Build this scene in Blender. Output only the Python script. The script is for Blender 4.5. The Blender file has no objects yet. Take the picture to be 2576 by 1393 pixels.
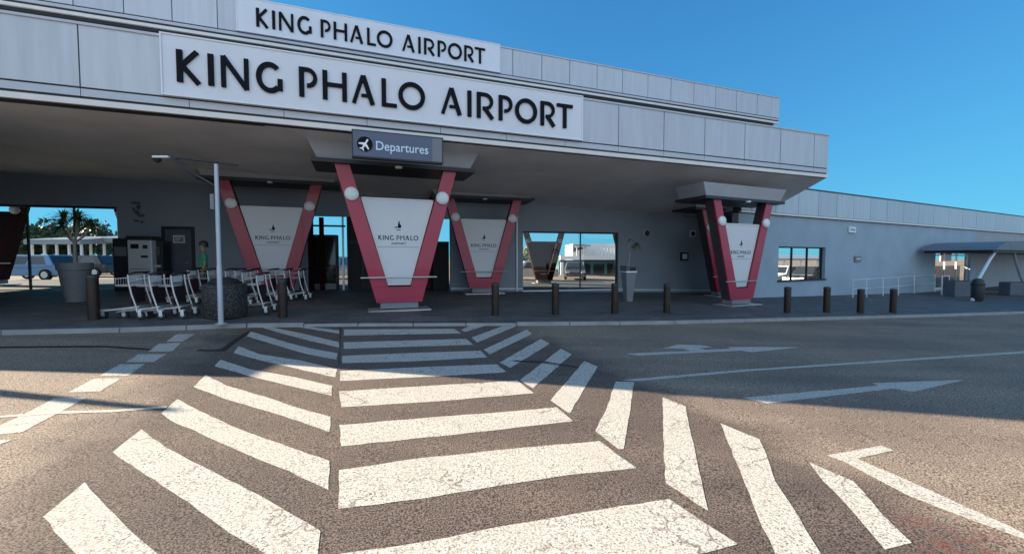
import bpy, bmesh, math, random
from mathutils import Vector, Matrix
random.seed(7)
S = bpy.context.scene
COL = S.collection
PI = math.pi
R = math.radians
# ------------------------------------------------------------------ camera
EYE, F, CX, CY = 1.64, 1054.0, 1288.0, 696.5          # focal length in px of a 2576 px wide frame
PITCH = math.atan(46.5 / F)
cd = bpy.data.cameras.new('camera'); cam = bpy.data.objects.new('camera', cd); COL.objects.link(cam)
cam.location = (0, 0, EYE); cam.rotation_euler = (PI/2 - PITCH, 0, 0)
cd.sensor_width = 36; cd.lens = F / 2576 * 36; cd.clip_start = 0.05; cd.clip_end = 3000
S.camera = cam
# ------------------------------------------------------------------ sky and sun
SUN_EL = R(19.5)
tx, ty = 1.0, -0.17                                    # the way the light travels over the ground
n_ = math.hypot(tx, ty); tx /= n_; ty /= n_
W = bpy.data.worlds.new('World'); S.world = W; W.use_nodes = True
nt = W.node_tree; nt.nodes.clear()
sky = nt.nodes.new('ShaderNodeTexSky'); sky.sky_type = 'NISHITA'; sky.sun_disc = False
sky.sun_elevation = SUN_EL; sky.sun_rotation = math.atan2(-tx, -ty) % (2*PI)
sky.altitude = 0; sky.air_density = 1.0; sky.dust_density = 0.15; sky.ozone_density = 2.2
def _vm(op, a, b):
    n = nt.nodes.new('ShaderNodeVectorMath'); n.operation = op
    for k, v in enumerate((a, b)):
        if isinstance(v, tuple): n.inputs[k].default_value = v
        else: nt.links.new(v, n.inputs[k])
    return n.outputs[0]
xx = _vm('MULTIPLY', sky.outputs[0], (0.17, 0.52, 0.90))          # clear, saturated blue
yy = _vm('ADD', _vm('DIVIDE', xx, (0.50, 2.0, 2.9)), (1.0, 1.0, 1.0))
blue = _vm('DIVIDE', xx, yy)
# unseen bright cloud veil added behind the photographer to fill the shade
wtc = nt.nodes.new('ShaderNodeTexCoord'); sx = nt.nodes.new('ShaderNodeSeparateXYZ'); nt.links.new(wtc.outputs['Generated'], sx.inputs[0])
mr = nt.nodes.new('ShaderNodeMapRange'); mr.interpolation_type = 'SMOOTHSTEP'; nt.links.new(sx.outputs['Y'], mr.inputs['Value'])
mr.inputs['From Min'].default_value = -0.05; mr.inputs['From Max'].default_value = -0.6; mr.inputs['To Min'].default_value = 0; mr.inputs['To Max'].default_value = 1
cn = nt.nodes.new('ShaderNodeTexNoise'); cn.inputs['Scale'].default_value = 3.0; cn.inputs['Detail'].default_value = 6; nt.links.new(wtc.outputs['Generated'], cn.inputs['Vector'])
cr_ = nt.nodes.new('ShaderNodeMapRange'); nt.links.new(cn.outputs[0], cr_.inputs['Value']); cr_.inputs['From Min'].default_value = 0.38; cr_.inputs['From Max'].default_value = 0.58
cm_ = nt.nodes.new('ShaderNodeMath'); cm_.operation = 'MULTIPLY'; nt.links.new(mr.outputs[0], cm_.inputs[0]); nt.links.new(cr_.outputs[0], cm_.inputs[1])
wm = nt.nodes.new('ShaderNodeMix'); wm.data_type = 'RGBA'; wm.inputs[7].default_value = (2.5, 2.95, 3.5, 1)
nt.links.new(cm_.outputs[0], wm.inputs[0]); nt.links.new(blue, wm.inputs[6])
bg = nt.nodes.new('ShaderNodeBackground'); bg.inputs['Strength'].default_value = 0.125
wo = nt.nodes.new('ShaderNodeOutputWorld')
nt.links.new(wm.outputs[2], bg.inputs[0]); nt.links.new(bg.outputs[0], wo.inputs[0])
sd = bpy.data.lights.new('sun', 'SUN'); sd.energy = 5.0; sd.angle = R(0.5); sd.color = (1.0, 0.85, 0.66)
so = bpy.data.objects.new('sun', sd); COL.objects.link(so)
so.rotation_euler = Vector((tx*math.cos(SUN_EL), ty*math.cos(SUN_EL), -math.sin(SUN_EL))).to_track_quat('-Z', 'Y').to_euler()
so.location = (-30, 10, 20)
S.view_settings.view_transform = 'Standard'; S.view_settings.look = 'None'
S.view_settings.exposure = 1.9; S.view_settings.gamma = 1.0
# ------------------------------------------------------------------ projection helpers
SP, CP = math.sin(PITCH), math.cos(PITCH)
def ray(px, py):
    r = (px - CX)/F; u = (CY - py)/F
    return Vector((r, CP + SP*u, -SP + CP*u))
def gz(x): return -0.025*max(-15.0, min(25.0, x))      # the forecourt falls gently to the right
def G(px, py, off=0.0):                                # point of the ground (or pavement) seen at a pixel
    d = ray(px, py); z = off
    for _ in range(60):
        t = (z - EYE)/d.z; z = 0.5*z + 0.5*(gz(d.x*t) + off)
    t = (z - EYE)/d.z
    return Vector((d.x*t, d.y*t, z))
def AT(px, py, Y):
    d = ray(px, py); t = Y/d.y
    return Vector((d.x*t, Y, EYE + d.z*t))
class Frame:                                           # vertical plane: s along it, d out towards the road, z up
    def __init__(s, x0, y0, ang): s.x0, s.y0, s.a = x0, y0, ang; s.c, s.s_ = math.cos(ang), math.sin(ang)
    def p(s, u, d, z): return Vector((s.x0 + u*s.c + d*s.s_, s.y0 + u*s.s_ - d*s.c, z))
    def hit(s, px, py, d=0.0):
        r = ray(px, py); nx, ny = s.s_, -s.c
        t = (s.x0*nx + s.y0*ny + d)/(r.x*nx + r.y*ny)
        P = r*t
        return ((P.x - s.x0)*s.c + (P.y - s.y0)*s.s_, P.z + EYE)
L0 = Frame(0, 0, 0)
def frame2(p, q): return Frame(p[0], p[1], math.atan2(q[1]-p[1], q[0]-p[0]))
A = Frame(-2.82, 10.5, R(20.2))                        # lower fascia
B = Frame(-4.94, 18.4, R(20.2))                        # upper fascia
WL = frame2((-16.2, 15.0), (9.6, 21.3))                # back wall under the canopy
_n1 = G(1911, 748, .15); _n2 = G(2356, 732, .15)
N = frame2(_n1, _n2)                                   # wing wall
def wall_y(x): return 15.0 + (x + 16.2)*0.2442
# ------------------------------------------------------------------ materials
MATS = {}
def mat(name, col, rough=0.6, metal=0.0, var=0.08, vscale=3.0, bump=0.0, bscale=40.0, spec=0.5, coat=0.0):
    if name in MATS: return MATS[name]
    m = bpy.data.materials.new(name); m.use_nodes = True; t = m.node_tree; b = t.nodes['Principled BSDF']
    b.inputs['Roughness'].default_value = rough; b.inputs['Metallic'].default_value = metal
    b.inputs['Specular IOR Level'].default_value = spec; b.inputs['Coat Weight'].default_value = coat
    tc = t.nodes.new('ShaderNodeTexCoord')
    nz = t.nodes.new('ShaderNodeTexNoise'); nz.inputs['Scale'].default_value = vscale; nz.inputs['Detail'].default_value = 6
    t.links.new(tc.outputs['Object'], nz.inputs['Vector'])
    mx = t.nodes.new('ShaderNodeMix'); mx.data_type = 'RGBA'
    mx.inputs[6].default_value = tuple(max(0, c*(1-var*2)) for c in col[:3]) + (1,)
    mx.inputs[7].default_value = tuple(min(1, c*(1+var*2)) for c in col[:3]) + (1,)
    t.links.new(nz.outputs[0], mx.inputs[0]); t.links.new(mx.outputs[2], b.inputs['Base Color'])
    if bump:
        n2 = t.nodes.new('ShaderNodeTexNoise'); n2.inputs['Scale'].default_value = bscale; n2.inputs['Detail'].default_value = 4
        t.links.new(tc.outputs['Object'], n2.inputs['Vector'])
        bp = t.nodes.new('ShaderNodeBump'); bp.inputs['Strength'].default_value = bump; bp.inputs['Distance'].default_value = 0.01
        t.links.new(n2.outputs[0], bp.inputs['Height']); t.links.new(bp.outputs[0], b.inputs['Normal'])
    MATS[name] = m; return m
def N_(t, ty, **kw):
    n = t.nodes.new(ty)
    for k, v in kw.items():
        if k in n.inputs: n.inputs[k].default_value = v
        else: setattr(n, k, v)
    return n
def ramp(t, src, p0, c0, p1, c1):
    r = t.nodes.new('ShaderNodeValToRGB'); r.color_ramp.elements[0].position = p0; r.color_ramp.elements[0].color = c0
    r.color_ramp.elements[1].position = p1; r.color_ramp.elements[1].color = c1
    t.links.new(src, r.inputs[0]); return r
def asphalt_col(t, tc, dark, light, gscale=88):
    """speckled aggregate colour; returns (colour socket, height socket)"""
    n1 = N_(t, 'ShaderNodeTexNoise', Scale=gscale, Detail=3.0, Roughness=0.7); t.links.new(tc, n1.inputs['Vector'])
    r1 = ramp(t, n1.outputs[0], 0.42, dark+(1,), 0.58, light+(1,))
    n2 = N_(t, 'ShaderNodeTexNoise', Scale=0.55, Detail=5.0); t.links.new(tc, n2.inputs['Vector'])
    r2 = ramp(t, n2.outputs[0], 0.3, (0.76, 0.77, 0.80, 1), 0.72, (1.12, 1.10, 1.07, 1))
    mx = t.nodes.new('ShaderNodeMix'); mx.data_type = 'RGBA'; mx.blend_type = 'MULTIPLY'; mx.inputs[0].default_value = 1.0
    t.links.new(r1.outputs[0], mx.inputs[6]); t.links.new(r2.outputs[0], mx.inputs[7])
    # stretched tyre-wear streaks
    mp = N_(t, 'ShaderNodeMapping'); mp.inputs['Scale'].default_value = (0.12, 1.6, 1); mp.inputs['Rotation'].default_value = (0, 0, R(-9)); t.links.new(tc, mp.inputs[0])
    n3 = N_(t, 'ShaderNodeTexNoise', Scale=1.0, Detail=4.0); t.links.new(mp.outputs[0], n3.inputs['Vector'])
    r3 = ramp(t, n3.outputs[0], 0.35, (0.82, 0.82, 0.84, 1), 0.65, (1.1, 1.1, 1.08, 1))
    m2 = t.nodes.new('ShaderNodeMix'); m2.data_type = 'RGBA'; m2.blend_type = 'MULTIPLY'; m2.inputs[0].default_value = 1.0
    t.links.new(mx.outputs[2], m2.inputs[6]); t.links.new(r3.outputs[0], m2.inputs[7])
    return m2.outputs[2], n1.outputs[0]
def make_asphalt():
    m = bpy.data.materials.new('asphalt'); m.use_nodes = True; t = m.node_tree; b = t.nodes['Principled BSDF']
    tc = t.nodes.new('ShaderNodeNewGeometry').outputs['Position']
    c, h = asphalt_col(t, tc, (0.055, 0.043, 0.034), (0.40, 0.325, 0.262))
    # older, darker and stonier surface under the crossing
    sp = t.nodes.new('ShaderNodeSeparateXYZ'); t.links.new(tc, sp.inputs[0])
    def mm_(op, a, b_):
        n = t.nodes.new('ShaderNodeMath'); n.operation = op
        for k, v_ in enumerate((a, b_)):
            if isinstance(v_, (int, float)): n.inputs[k].default_value = v_
            else: t.links.new(v_, n.inputs[k])
        return n.outputs[0]
    ea = mm_('ADD', mm_('ADD', sp.outputs['X'], mm_('MULTIPLY', sp.outputs['Y'], .37)), -3.9)
    eb = mm_('ADD', mm_('MULTIPLY', mm_('ADD', sp.outputs['X'], mm_('MULTIPLY', sp.outputs['Y'], .44)), -1.0), -2.2)
    ne = N_(t, 'ShaderNodeTexNoise', Scale=1.6, Detail=6.0); t.links.new(tc, ne.inputs['Vector'])
    dd = mm_('ADD', mm_('MAXIMUM', ea, eb), mm_('MULTIPLY', ne.outputs[0], 1.4))
    rd = ramp(t, dd, 0.35, (0.60, 0.58, 0.60, 1), 0.95, (1.08, 1.06, 1.02, 1))
    md = t.nodes.new('ShaderNodeMix'); md.data_type = 'RGBA'; md.blend_type = 'MULTIPLY'; md.inputs[0].default_value = 1.0
    t.links.new(c, md.inputs[6]); t.links.new(rd.outputs[0], md.inputs[7]); c = md.outputs[2]
    # rust red stain patches
    n4 = N_(t, 'ShaderNodeTexNoise', Scale=9.0, Detail=5.0); t.links.new(tc, n4.inputs['Vector'])
    vd = t.nodes.new('ShaderNodeVectorMath'); vd.operation = 'DISTANCE'; vd.inputs[1].default_value = G(2450, 1388); t.links.new(tc, vd.inputs[0])
    r4 = ramp(t, vd.outputs['Value'], 0.12, (1, 1, 1, 1), 0.5, (0, 0, 0, 1))
    r5 = ramp(t, n4.outputs[0], 0.44, (0, 0, 0, 1), 0.60, (0.38, 0.38, 0.38, 1))
    mm = t.nodes.new('ShaderNodeMath'); mm.operation = 'MULTIPLY'; t.links.new(r4.outputs[0], mm.inputs[0]); t.links.new(r5.outputs[0], mm.inputs[1])
    mx = t.nodes.new('ShaderNodeMix'); mx.data_type = 'RGBA'; mx.inputs[7].default_value = (0.20, 0.05, 0.04, 1)
    t.links.new(mm.outputs[0], mx.inputs[0]); t.links.new(c, mx.inputs[6]); t.links.new(mx.outputs[2], b.inputs['Base Color'])
    bp = N_(t, 'ShaderNodeBump', Strength=0.35, Distance=0.008); t.links.new(h, bp.inputs['Height']); t.links.new(bp.outputs[0], b.inputs['Normal'])
    b.inputs['Roughness'].default_value = 0.9; b.inputs['Specular IOR Level'].default_value = 0.25
    return m
def make_paint():
    m = bpy.data.materials.new('road_paint'); m.use_nodes = True; t = m.node_tree; b = t.nodes['Principled BSDF']
    tc = t.nodes.new('ShaderNodeNewGeometry').outputs['Position']
    c, h = asphalt_col(t, tc, (0.03, 0.026, 0.022), (0.20, 0.17, 0.145))
    n1 = N_(t, 'ShaderNodeTexNoise', Scale=60.0, Detail=6.0, Roughness=0.75); t.links.new(tc, n1.inputs['Vector'])
    n2 = N_(t, 'ShaderNodeTexNoise', Scale=2.2, Detail=4.0); t.links.new(tc, n2.inputs['Vector'])
    sm = t.nodes.new('ShaderNodeMath'); sm.operation = 'MULTIPLY_ADD'; sm.inputs[1].default_value = 0.16
    t.links.new(n2.outputs[0], sm.inputs[0]); t.links.new(n1.outputs[0], sm.inputs[2])
    w = ramp(t, sm.outputs[0], 0.61, (0, 0, 0, 1), 0.69, (0.95, 0.95, 0.95, 1))       # 1 = worn through
    # hairline cracks
    nw = N_(t, 'ShaderNodeTexNoise', Scale=5.0, Detail=3.0); t.links.new(tc, nw.inputs['Vector'])
    ad = t.nodes.new('ShaderNodeMix'); ad.data_type = 'RGBA'; ad.inputs[0].default_value = 0.25; t.links.new(tc, ad.inputs[6]); t.links.new(nw.outputs['Color'], ad.inputs[7])
    v = N_(t, 'ShaderNodeTexVoronoi', Scale=4.5); v.feature = 'DISTANCE_TO_EDGE'; t.links.new(ad.outputs[2], v.inputs['Vector'])
    cr = ramp(t, v.outputs['Distance'], 0.012, (0.75, 0.75, 0.75, 1), 0.03, (0, 0, 0, 1))
    n5 = N_(t, 'ShaderNodeTexNoise', Scale=1.3, Detail=2.0); t.links.new(tc, n5.inputs['Vector'])
    c5 = ramp(t, n5.outputs[0], 0.5, (0, 0, 0, 1), 0.6, (1, 1, 1, 1))
    cm = t.nodes.new('ShaderNodeMath'); cm.operation = 'MULTIPLY'; t.links.new(cr.outputs[0], cm.inputs[0]); t.links.new(c5.outputs[0], cm.inputs[1])
    mxx = t.nodes.new('ShaderNodeMath'); mxx.operation = 'MAXIMUM'; t.links.new(w.outputs[0], mxx.inputs[0]); t.links.new(cm.outputs[0], mxx.inputs[1])
    pv = ramp(t, n2.outputs[0], 0.3, (0.55, 0.51, 0.45, 1), 0.7, (0.66, 0.62, 0.55, 1))
    ng = N_(t, 'ShaderNodeTexNoise', Scale=75.0, Detail=3.0, Roughness=0.7); t.links.new(tc, ng.inputs['Vector'])
    rg = ramp(t, ng.outputs[0], 0.40, (0.50, 0.50, 0.51, 1), 0.54, (1.04, 1.04, 1.03, 1))
    mg = t.nodes.new('ShaderNodeMix'); mg.data_type = 'RGBA'; mg.blend_type = 'MULTIPLY'; mg.inputs[0].default_value = 1.0
    t.links.new(pv.outputs[0], mg.inputs[6]); t.links.new(rg.outputs[0], mg.inputs[7])
    mx = t.nodes.new('ShaderNodeMix'); mx.data_type = 'RGBA'
    t.links.new(mxx.outputs[0], mx.inputs[0]); t.links.new(mg.outputs[2], mx.inputs[6]); t.links.new(c, mx.inputs[7]); t.links.new(mx.outputs[2], b.inputs['Base Color'])
    bp = N_(t, 'ShaderNodeBump', Strength=0.3, Distance=0.006); t.links.new(h, bp.inputs['Height']); t.links.new(bp.outputs[0], b.inputs['Normal'])
    b.inputs['Roughness'].default_value = 0.8; b.inputs['Specular IOR Level'].default_value = 0.3
    return m
def make_paving():
    m = bpy.data.materials.new('paving'); m.use_nodes = True; t = m.node_tree; b = t.nodes['Principled BSDF']
    tc = t.nodes.new('ShaderNodeNewGeometry').outputs['Position']
    mp = N_(t, 'ShaderNodeMapping'); mp.inputs['Rotation'].default_value = (0, 0, R(-12)); t.links.new(tc, mp.inputs[0])
    br = N_(t, 'ShaderNodeTexBrick', Scale=1.0); br.inputs['Brick Width'].default_value = 0.4; br.inputs['Row Height'].default_value = 0.2; br.inputs['Mortar Size'].default_value = 0.008
    br.inputs['Color1'].default_value = (0.075, 0.074, 0.076, 1); br.inputs['Color2'].default_value = (0.11, 0.108, 0.106, 1); br.inputs['Mortar'].default_value = (0.04, 0.04, 0.042, 1)
    t.links.new(mp.outputs[0], br.inputs['Vector'])
    n2 = N_(t, 'ShaderNodeTexNoise', Scale=1.1, Detail=7.0, Roughness=0.65); t.links.new(tc, n2.inputs['Vector'])
    r2 = ramp(t, n2.outputs[0], 0.3, (0.6, 0.6, 0.62, 1), 0.7, (1.25, 1.22, 1.2, 1))
    mx = t.nodes.new('ShaderNodeMix'); mx.data_type = 'RGBA'; mx.blend_type = 'MULTIPLY'; mx.inputs[0].default_value = 1.0
    t.links.new(br.outputs[0], mx.inputs[6]); t.links.new(r2.outputs[0], mx.inputs[7]); t.links.new(mx.outputs[2], b.inputs['Base Color'])
    b.inputs['Roughness'].default_value = 0.7
    return m
def make_pebble():
    m = bpy.data.materials.new('pebble_concrete'); m.use_nodes = True; t = m.node_tree; b = t.nodes['Principled BSDF']
    tc = t.nodes.new('ShaderNodeTexCoord').outputs['Object']
    v = N_(t, 'ShaderNodeTexVoronoi', Scale=34.0); t.links.new(tc, v.inputs['Vector'])
    r = ramp(t, v.outputs['Distance'], 0.1, (0.13, 0.125, 0.12, 1), 0.6, (0.02, 0.02, 0.02, 1))
    r2 = ramp(t, v.outputs['Color'], 0.2, (0.3, 0.3, 0.3, 1), 0.8, (1.3, 1.3, 1.3, 1))
    mx = t.nodes.new('ShaderNodeMix'); mx.data_type = 'RGBA'; mx.blend_type = 'MULTIPLY'; mx.inputs[0].default_value = 1.0
    t.links.new(r.outputs[0], mx.inputs[6]); t.links.new(r2.outputs[0], mx.inputs[7]); t.links.new(mx.outputs[2], b.inputs['Base Color'])
    bp = N_(t, 'ShaderNodeBump', Strength=0.8, Distance=0.02); bp.invert = True; t.links.new(v.outputs['Distance'], bp.inputs['Height']); t.links.new(bp.outputs[0], b.inputs['Normal'])
    b.inputs['Roughness'].default_value = 0.6
    return m
def make_glass(name, tint, rough=0.02, see=0.7):
    m = bpy.data.materials.new(name); m.use_nodes = True; t = m.node_tree; t.nodes.clear()
    o = t.nodes.new('ShaderNodeOutputMaterial'); g = t.nodes.new('ShaderNodeBsdfGlossy'); g.inputs['Roughness'].default_value = rough
    tr = t.nodes.new('ShaderNodeBsdfTransparent'); tr.inputs[0].default_value = tint+(1,)
    fr = t.nodes.new('ShaderNodeFresnel'); fr.inputs[0].default_value = 1.5
    ad = t.nodes.new('ShaderNodeMath'); ad.operation = 'ADD'; ad.use_clamp = True; ad.inputs[1].default_value = 1 - see - .3; t.links.new(fr.outputs[0], ad.inputs[0])
    gn = t.nodes.new('ShaderNodeNewGeometry'); iv = t.nodes.new('ShaderNodeMath'); iv.operation = 'SUBTRACT'; iv.inputs[0].default_value = 1; t.links.new(gn.outputs['Backfacing'], iv.inputs[1])
    ml = t.nodes.new('ShaderNodeMath'); ml.operation = 'MULTIPLY'; t.links.new(ad.outputs[0], ml.inputs[0]); t.links.new(iv.outputs[0], ml.inputs[1])
    mx = t.nodes.new('ShaderNodeMixShader'); t.links.new(ml.outputs[0], mx.inputs[0]); t.links.new(tr.outputs[0], mx.inputs[1]); t.links.new(g.outputs[0], mx.inputs[2]); t.links.new(mx.outputs[0], o.inputs[0])
    return m
ASPHALT, PAINT, PAVING, PEBBLE = make_asphalt(), make_paint(), make_paving(), make_pebble()
def panel_metal(name, col):
    m = bpy.data.materials.new(name); m.use_nodes = True; t = m.node_tree; b = t.nodes['Principled BSDF']
    g = t.nodes.new('ShaderNodeNewGeometry')
    mp = N_(t, 'ShaderNodeMapping'); mp.inputs['Scale'].default_value = (2.6, 2.6, 0.22); t.links.new(g.outputs['Position'], mp.inputs[0])
    n1 = N_(t, 'ShaderNodeTexNoise', Scale=2.0, Detail=6.0, Roughness=0.6); t.links.new(mp.outputs[0], n1.inputs['Vector'])
    r = ramp(t, n1.outputs[0], 0.3, tuple(c*.89 for c in col)+(1,), 0.7, tuple(c*1.05 for c in col)+(1,))
    isl = ramp(t, g.outputs['Random Per Island'], 0.0, (0.93, 0.93, 0.95, 1), 1.0, (1.05, 1.05, 1.04, 1))
    mx = t.nodes.new('ShaderNodeMix'); mx.data_type = 'RGBA'; mx.blend_type = 'MULTIPLY'; mx.inputs[0].default_value = 1.0
    t.links.new(r.outputs[0], mx.inputs[6]); t.links.new(isl.outputs[0], mx.inputs[7]); t.links.new(mx.outputs[2], b.inputs['Base Color'])
    b.inputs['Roughness'].default_value = 0.42; b.inputs['Metallic'].default_value = 0.25
    return m
PANEL = panel_metal('panel_metal', (0.51, 0.535, 0.57))
M = dict(
 board=mat('sign_board', (0.68, 0.70, 0.75), 0.45, 0.1, 0.04, 1.5),
 groove=mat('dark_groove', (0.03, 0.032, 0.036), 0.7),
 trim=mat('pale_trim', (0.72, 0.70, 0.66), 0.4, 0.0, 0.06),
 trim2=mat('grey_trim', (0.46, 0.48, 0.52), 0.4, 0.2, 0.05),
 soffit=mat('soffit_paint', (0.82, 0.81, 0.80), 0.6, 0.0, 0.12, 0.8),
 wall=mat('grey_render', (0.26, 0.295, 0.34), 0.7, 0.0, 0.08, 0.7, 0.2, 90),
 wing=mat('blue_grey_render', (0.31, 0.395, 0.47), 0.7, 0.0, 0.10, 0.9, 0.2, 90),
 black=mat('black_letter', (0.003, 0.004, 0.008), 0.6, spec=0.15),
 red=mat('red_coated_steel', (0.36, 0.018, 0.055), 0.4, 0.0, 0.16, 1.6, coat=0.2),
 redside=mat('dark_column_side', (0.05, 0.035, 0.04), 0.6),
 dark=mat('dark_steel', (0.02, 0.022, 0.026), 0.5),
 rearred=mat('silhouette_maroon', (0.022, 0.005, 0.005), 0.85, spec=0.12),  # maroon darkened so rear parts read as backlit silhouettes
 rearpanel=mat('silhouette_panel', (0.012, 0.011, 0.011), 0.9, spec=0.1),  # near-black: shade on the rear column panel put into its colour
 capital=mat('painted_concrete', (0.33, 0.34, 0.36), 0.6, 0, 0.08, 1.5),
 banner=mat('printed_panel', (0.62, 0.64, 0.66), 0.35, 0.0, 0.03, 2.0),
 bfade=mat('panel_print_grey', (0.36, 0.38, 0.42), 0.5),
 chrome=mat('brushed_steel', (0.55, 0.54, 0.53), 0.35, 0.6, 0.14),
 pale=mat('pale_metal_paint', (0.70, 0.72, 0.74), 0.4, 0.2, 0.06),
 lampglass=mat('frosted_lamp_glass', (0.72, 0.78, 0.76), 0.25, 0.0, 0.03),
 depart=mat('departures_face', (0.085, 0.11, 0.17), 0.4, 0.0, 0.05),
 white=mat('white_lettering', (0.85, 0.87, 0.9), 0.4),
 kerb=mat('kerb_concrete', (0.30, 0.29, 0.28), 0.85, 0, 0.2, 2.5, 0.3, 60),
 bollard=mat('bronze_bollard', (0.030, 0.016, 0.010), 0.5, 0.3, 0.35, 6),
 rubber=mat('black_rubber', (0.015, 0.015, 0.016), 0.7),
 plastic=mat('grey_plastic', (0.18, 0.19, 0.21), 0.5),
 pot=mat('grey_fibre_pot', (0.17, 0.17, 0.18), 0.6, 0, 0.12, 4),
 soil=mat('soil', (0.04, 0.03, 0.022), 0.95, 0, 0.3, 20),
 bark=mat('pale_bark', (0.30, 0.27, 0.23), 0.85, 0, 0.25, 14, 0.4, 60),
 leaf=mat('sword_leaf', (0.035, 0.075, 0.025), 0.45, 0, 0.45, 9),
 leaf2=mat('tree_leaf', (0.05, 0.075, 0.028), 0.6, 0, 0.55, 1.6),
 trunk=mat('tree_bark', (0.09, 0.07, 0.05), 0.9, 0, 0.3, 8, 0.4, 40),
 door=mat('slate_door', (0.085, 0.10, 0.125), 0.55, 0, 0.1),
 tar=mat('tar_seal', (0.02, 0.02, 0.022), 0.6),
 canopy=mat('blue_grey_sheet', (0.13, 0.155, 0.19), 0.55, 0.0, 0.15),
 tyre=mat('tyre', (0.018, 0.018, 0.018), 0.85),
 rim=mat('wheel_rim', (0.6, 0.61, 0.62), 0.3, 0.8),
 cglass=mat('car_glass', (0.015, 0.02, 0.024), 0.08, 0, 0.02, spec=0.8),
 clight=mat('lamp_lens', (0.75, 0.75, 0.72), 0.15),
 signred=mat('sign_red', (0.55, 0.03, 0.05), 0.4),
 roofpale=mat('carport_sheet', (0.27, 0.29, 0.31), 0.45, 0.3, 0.08, 2),
 teal=mat('teal_glass', (0.10, 0.25, 0.27), 0.12, 0.2, 0.15, 0.8),
 whitepl=mat('white_plaster', (0.75, 0.76, 0.76), 0.6, 0, 0.04),
 skin=mat('skin', (0.28, 0.15, 0.09), 0.55, 0, 0.05), hair=mat('black_hair', (0.012, 0.010, 0.009), 0.5),
 green=mat('green_cloth', (0.03, 0.22, 0.13), 0.85, 0, 0.15), navy=mat('navy_cloth', (0.02, 0.025, 0.04), 0.9),
 purple=mat('plum_board', (0.022, 0.012, 0.02), 0.6),
)
GLASS = make_glass('clear_glass', (0.96, 0.98, 0.98), see=0.7)
DGLASS = make_glass('smoked_glass', (0.18, 0.2, 0.22), see=0.62)
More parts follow.
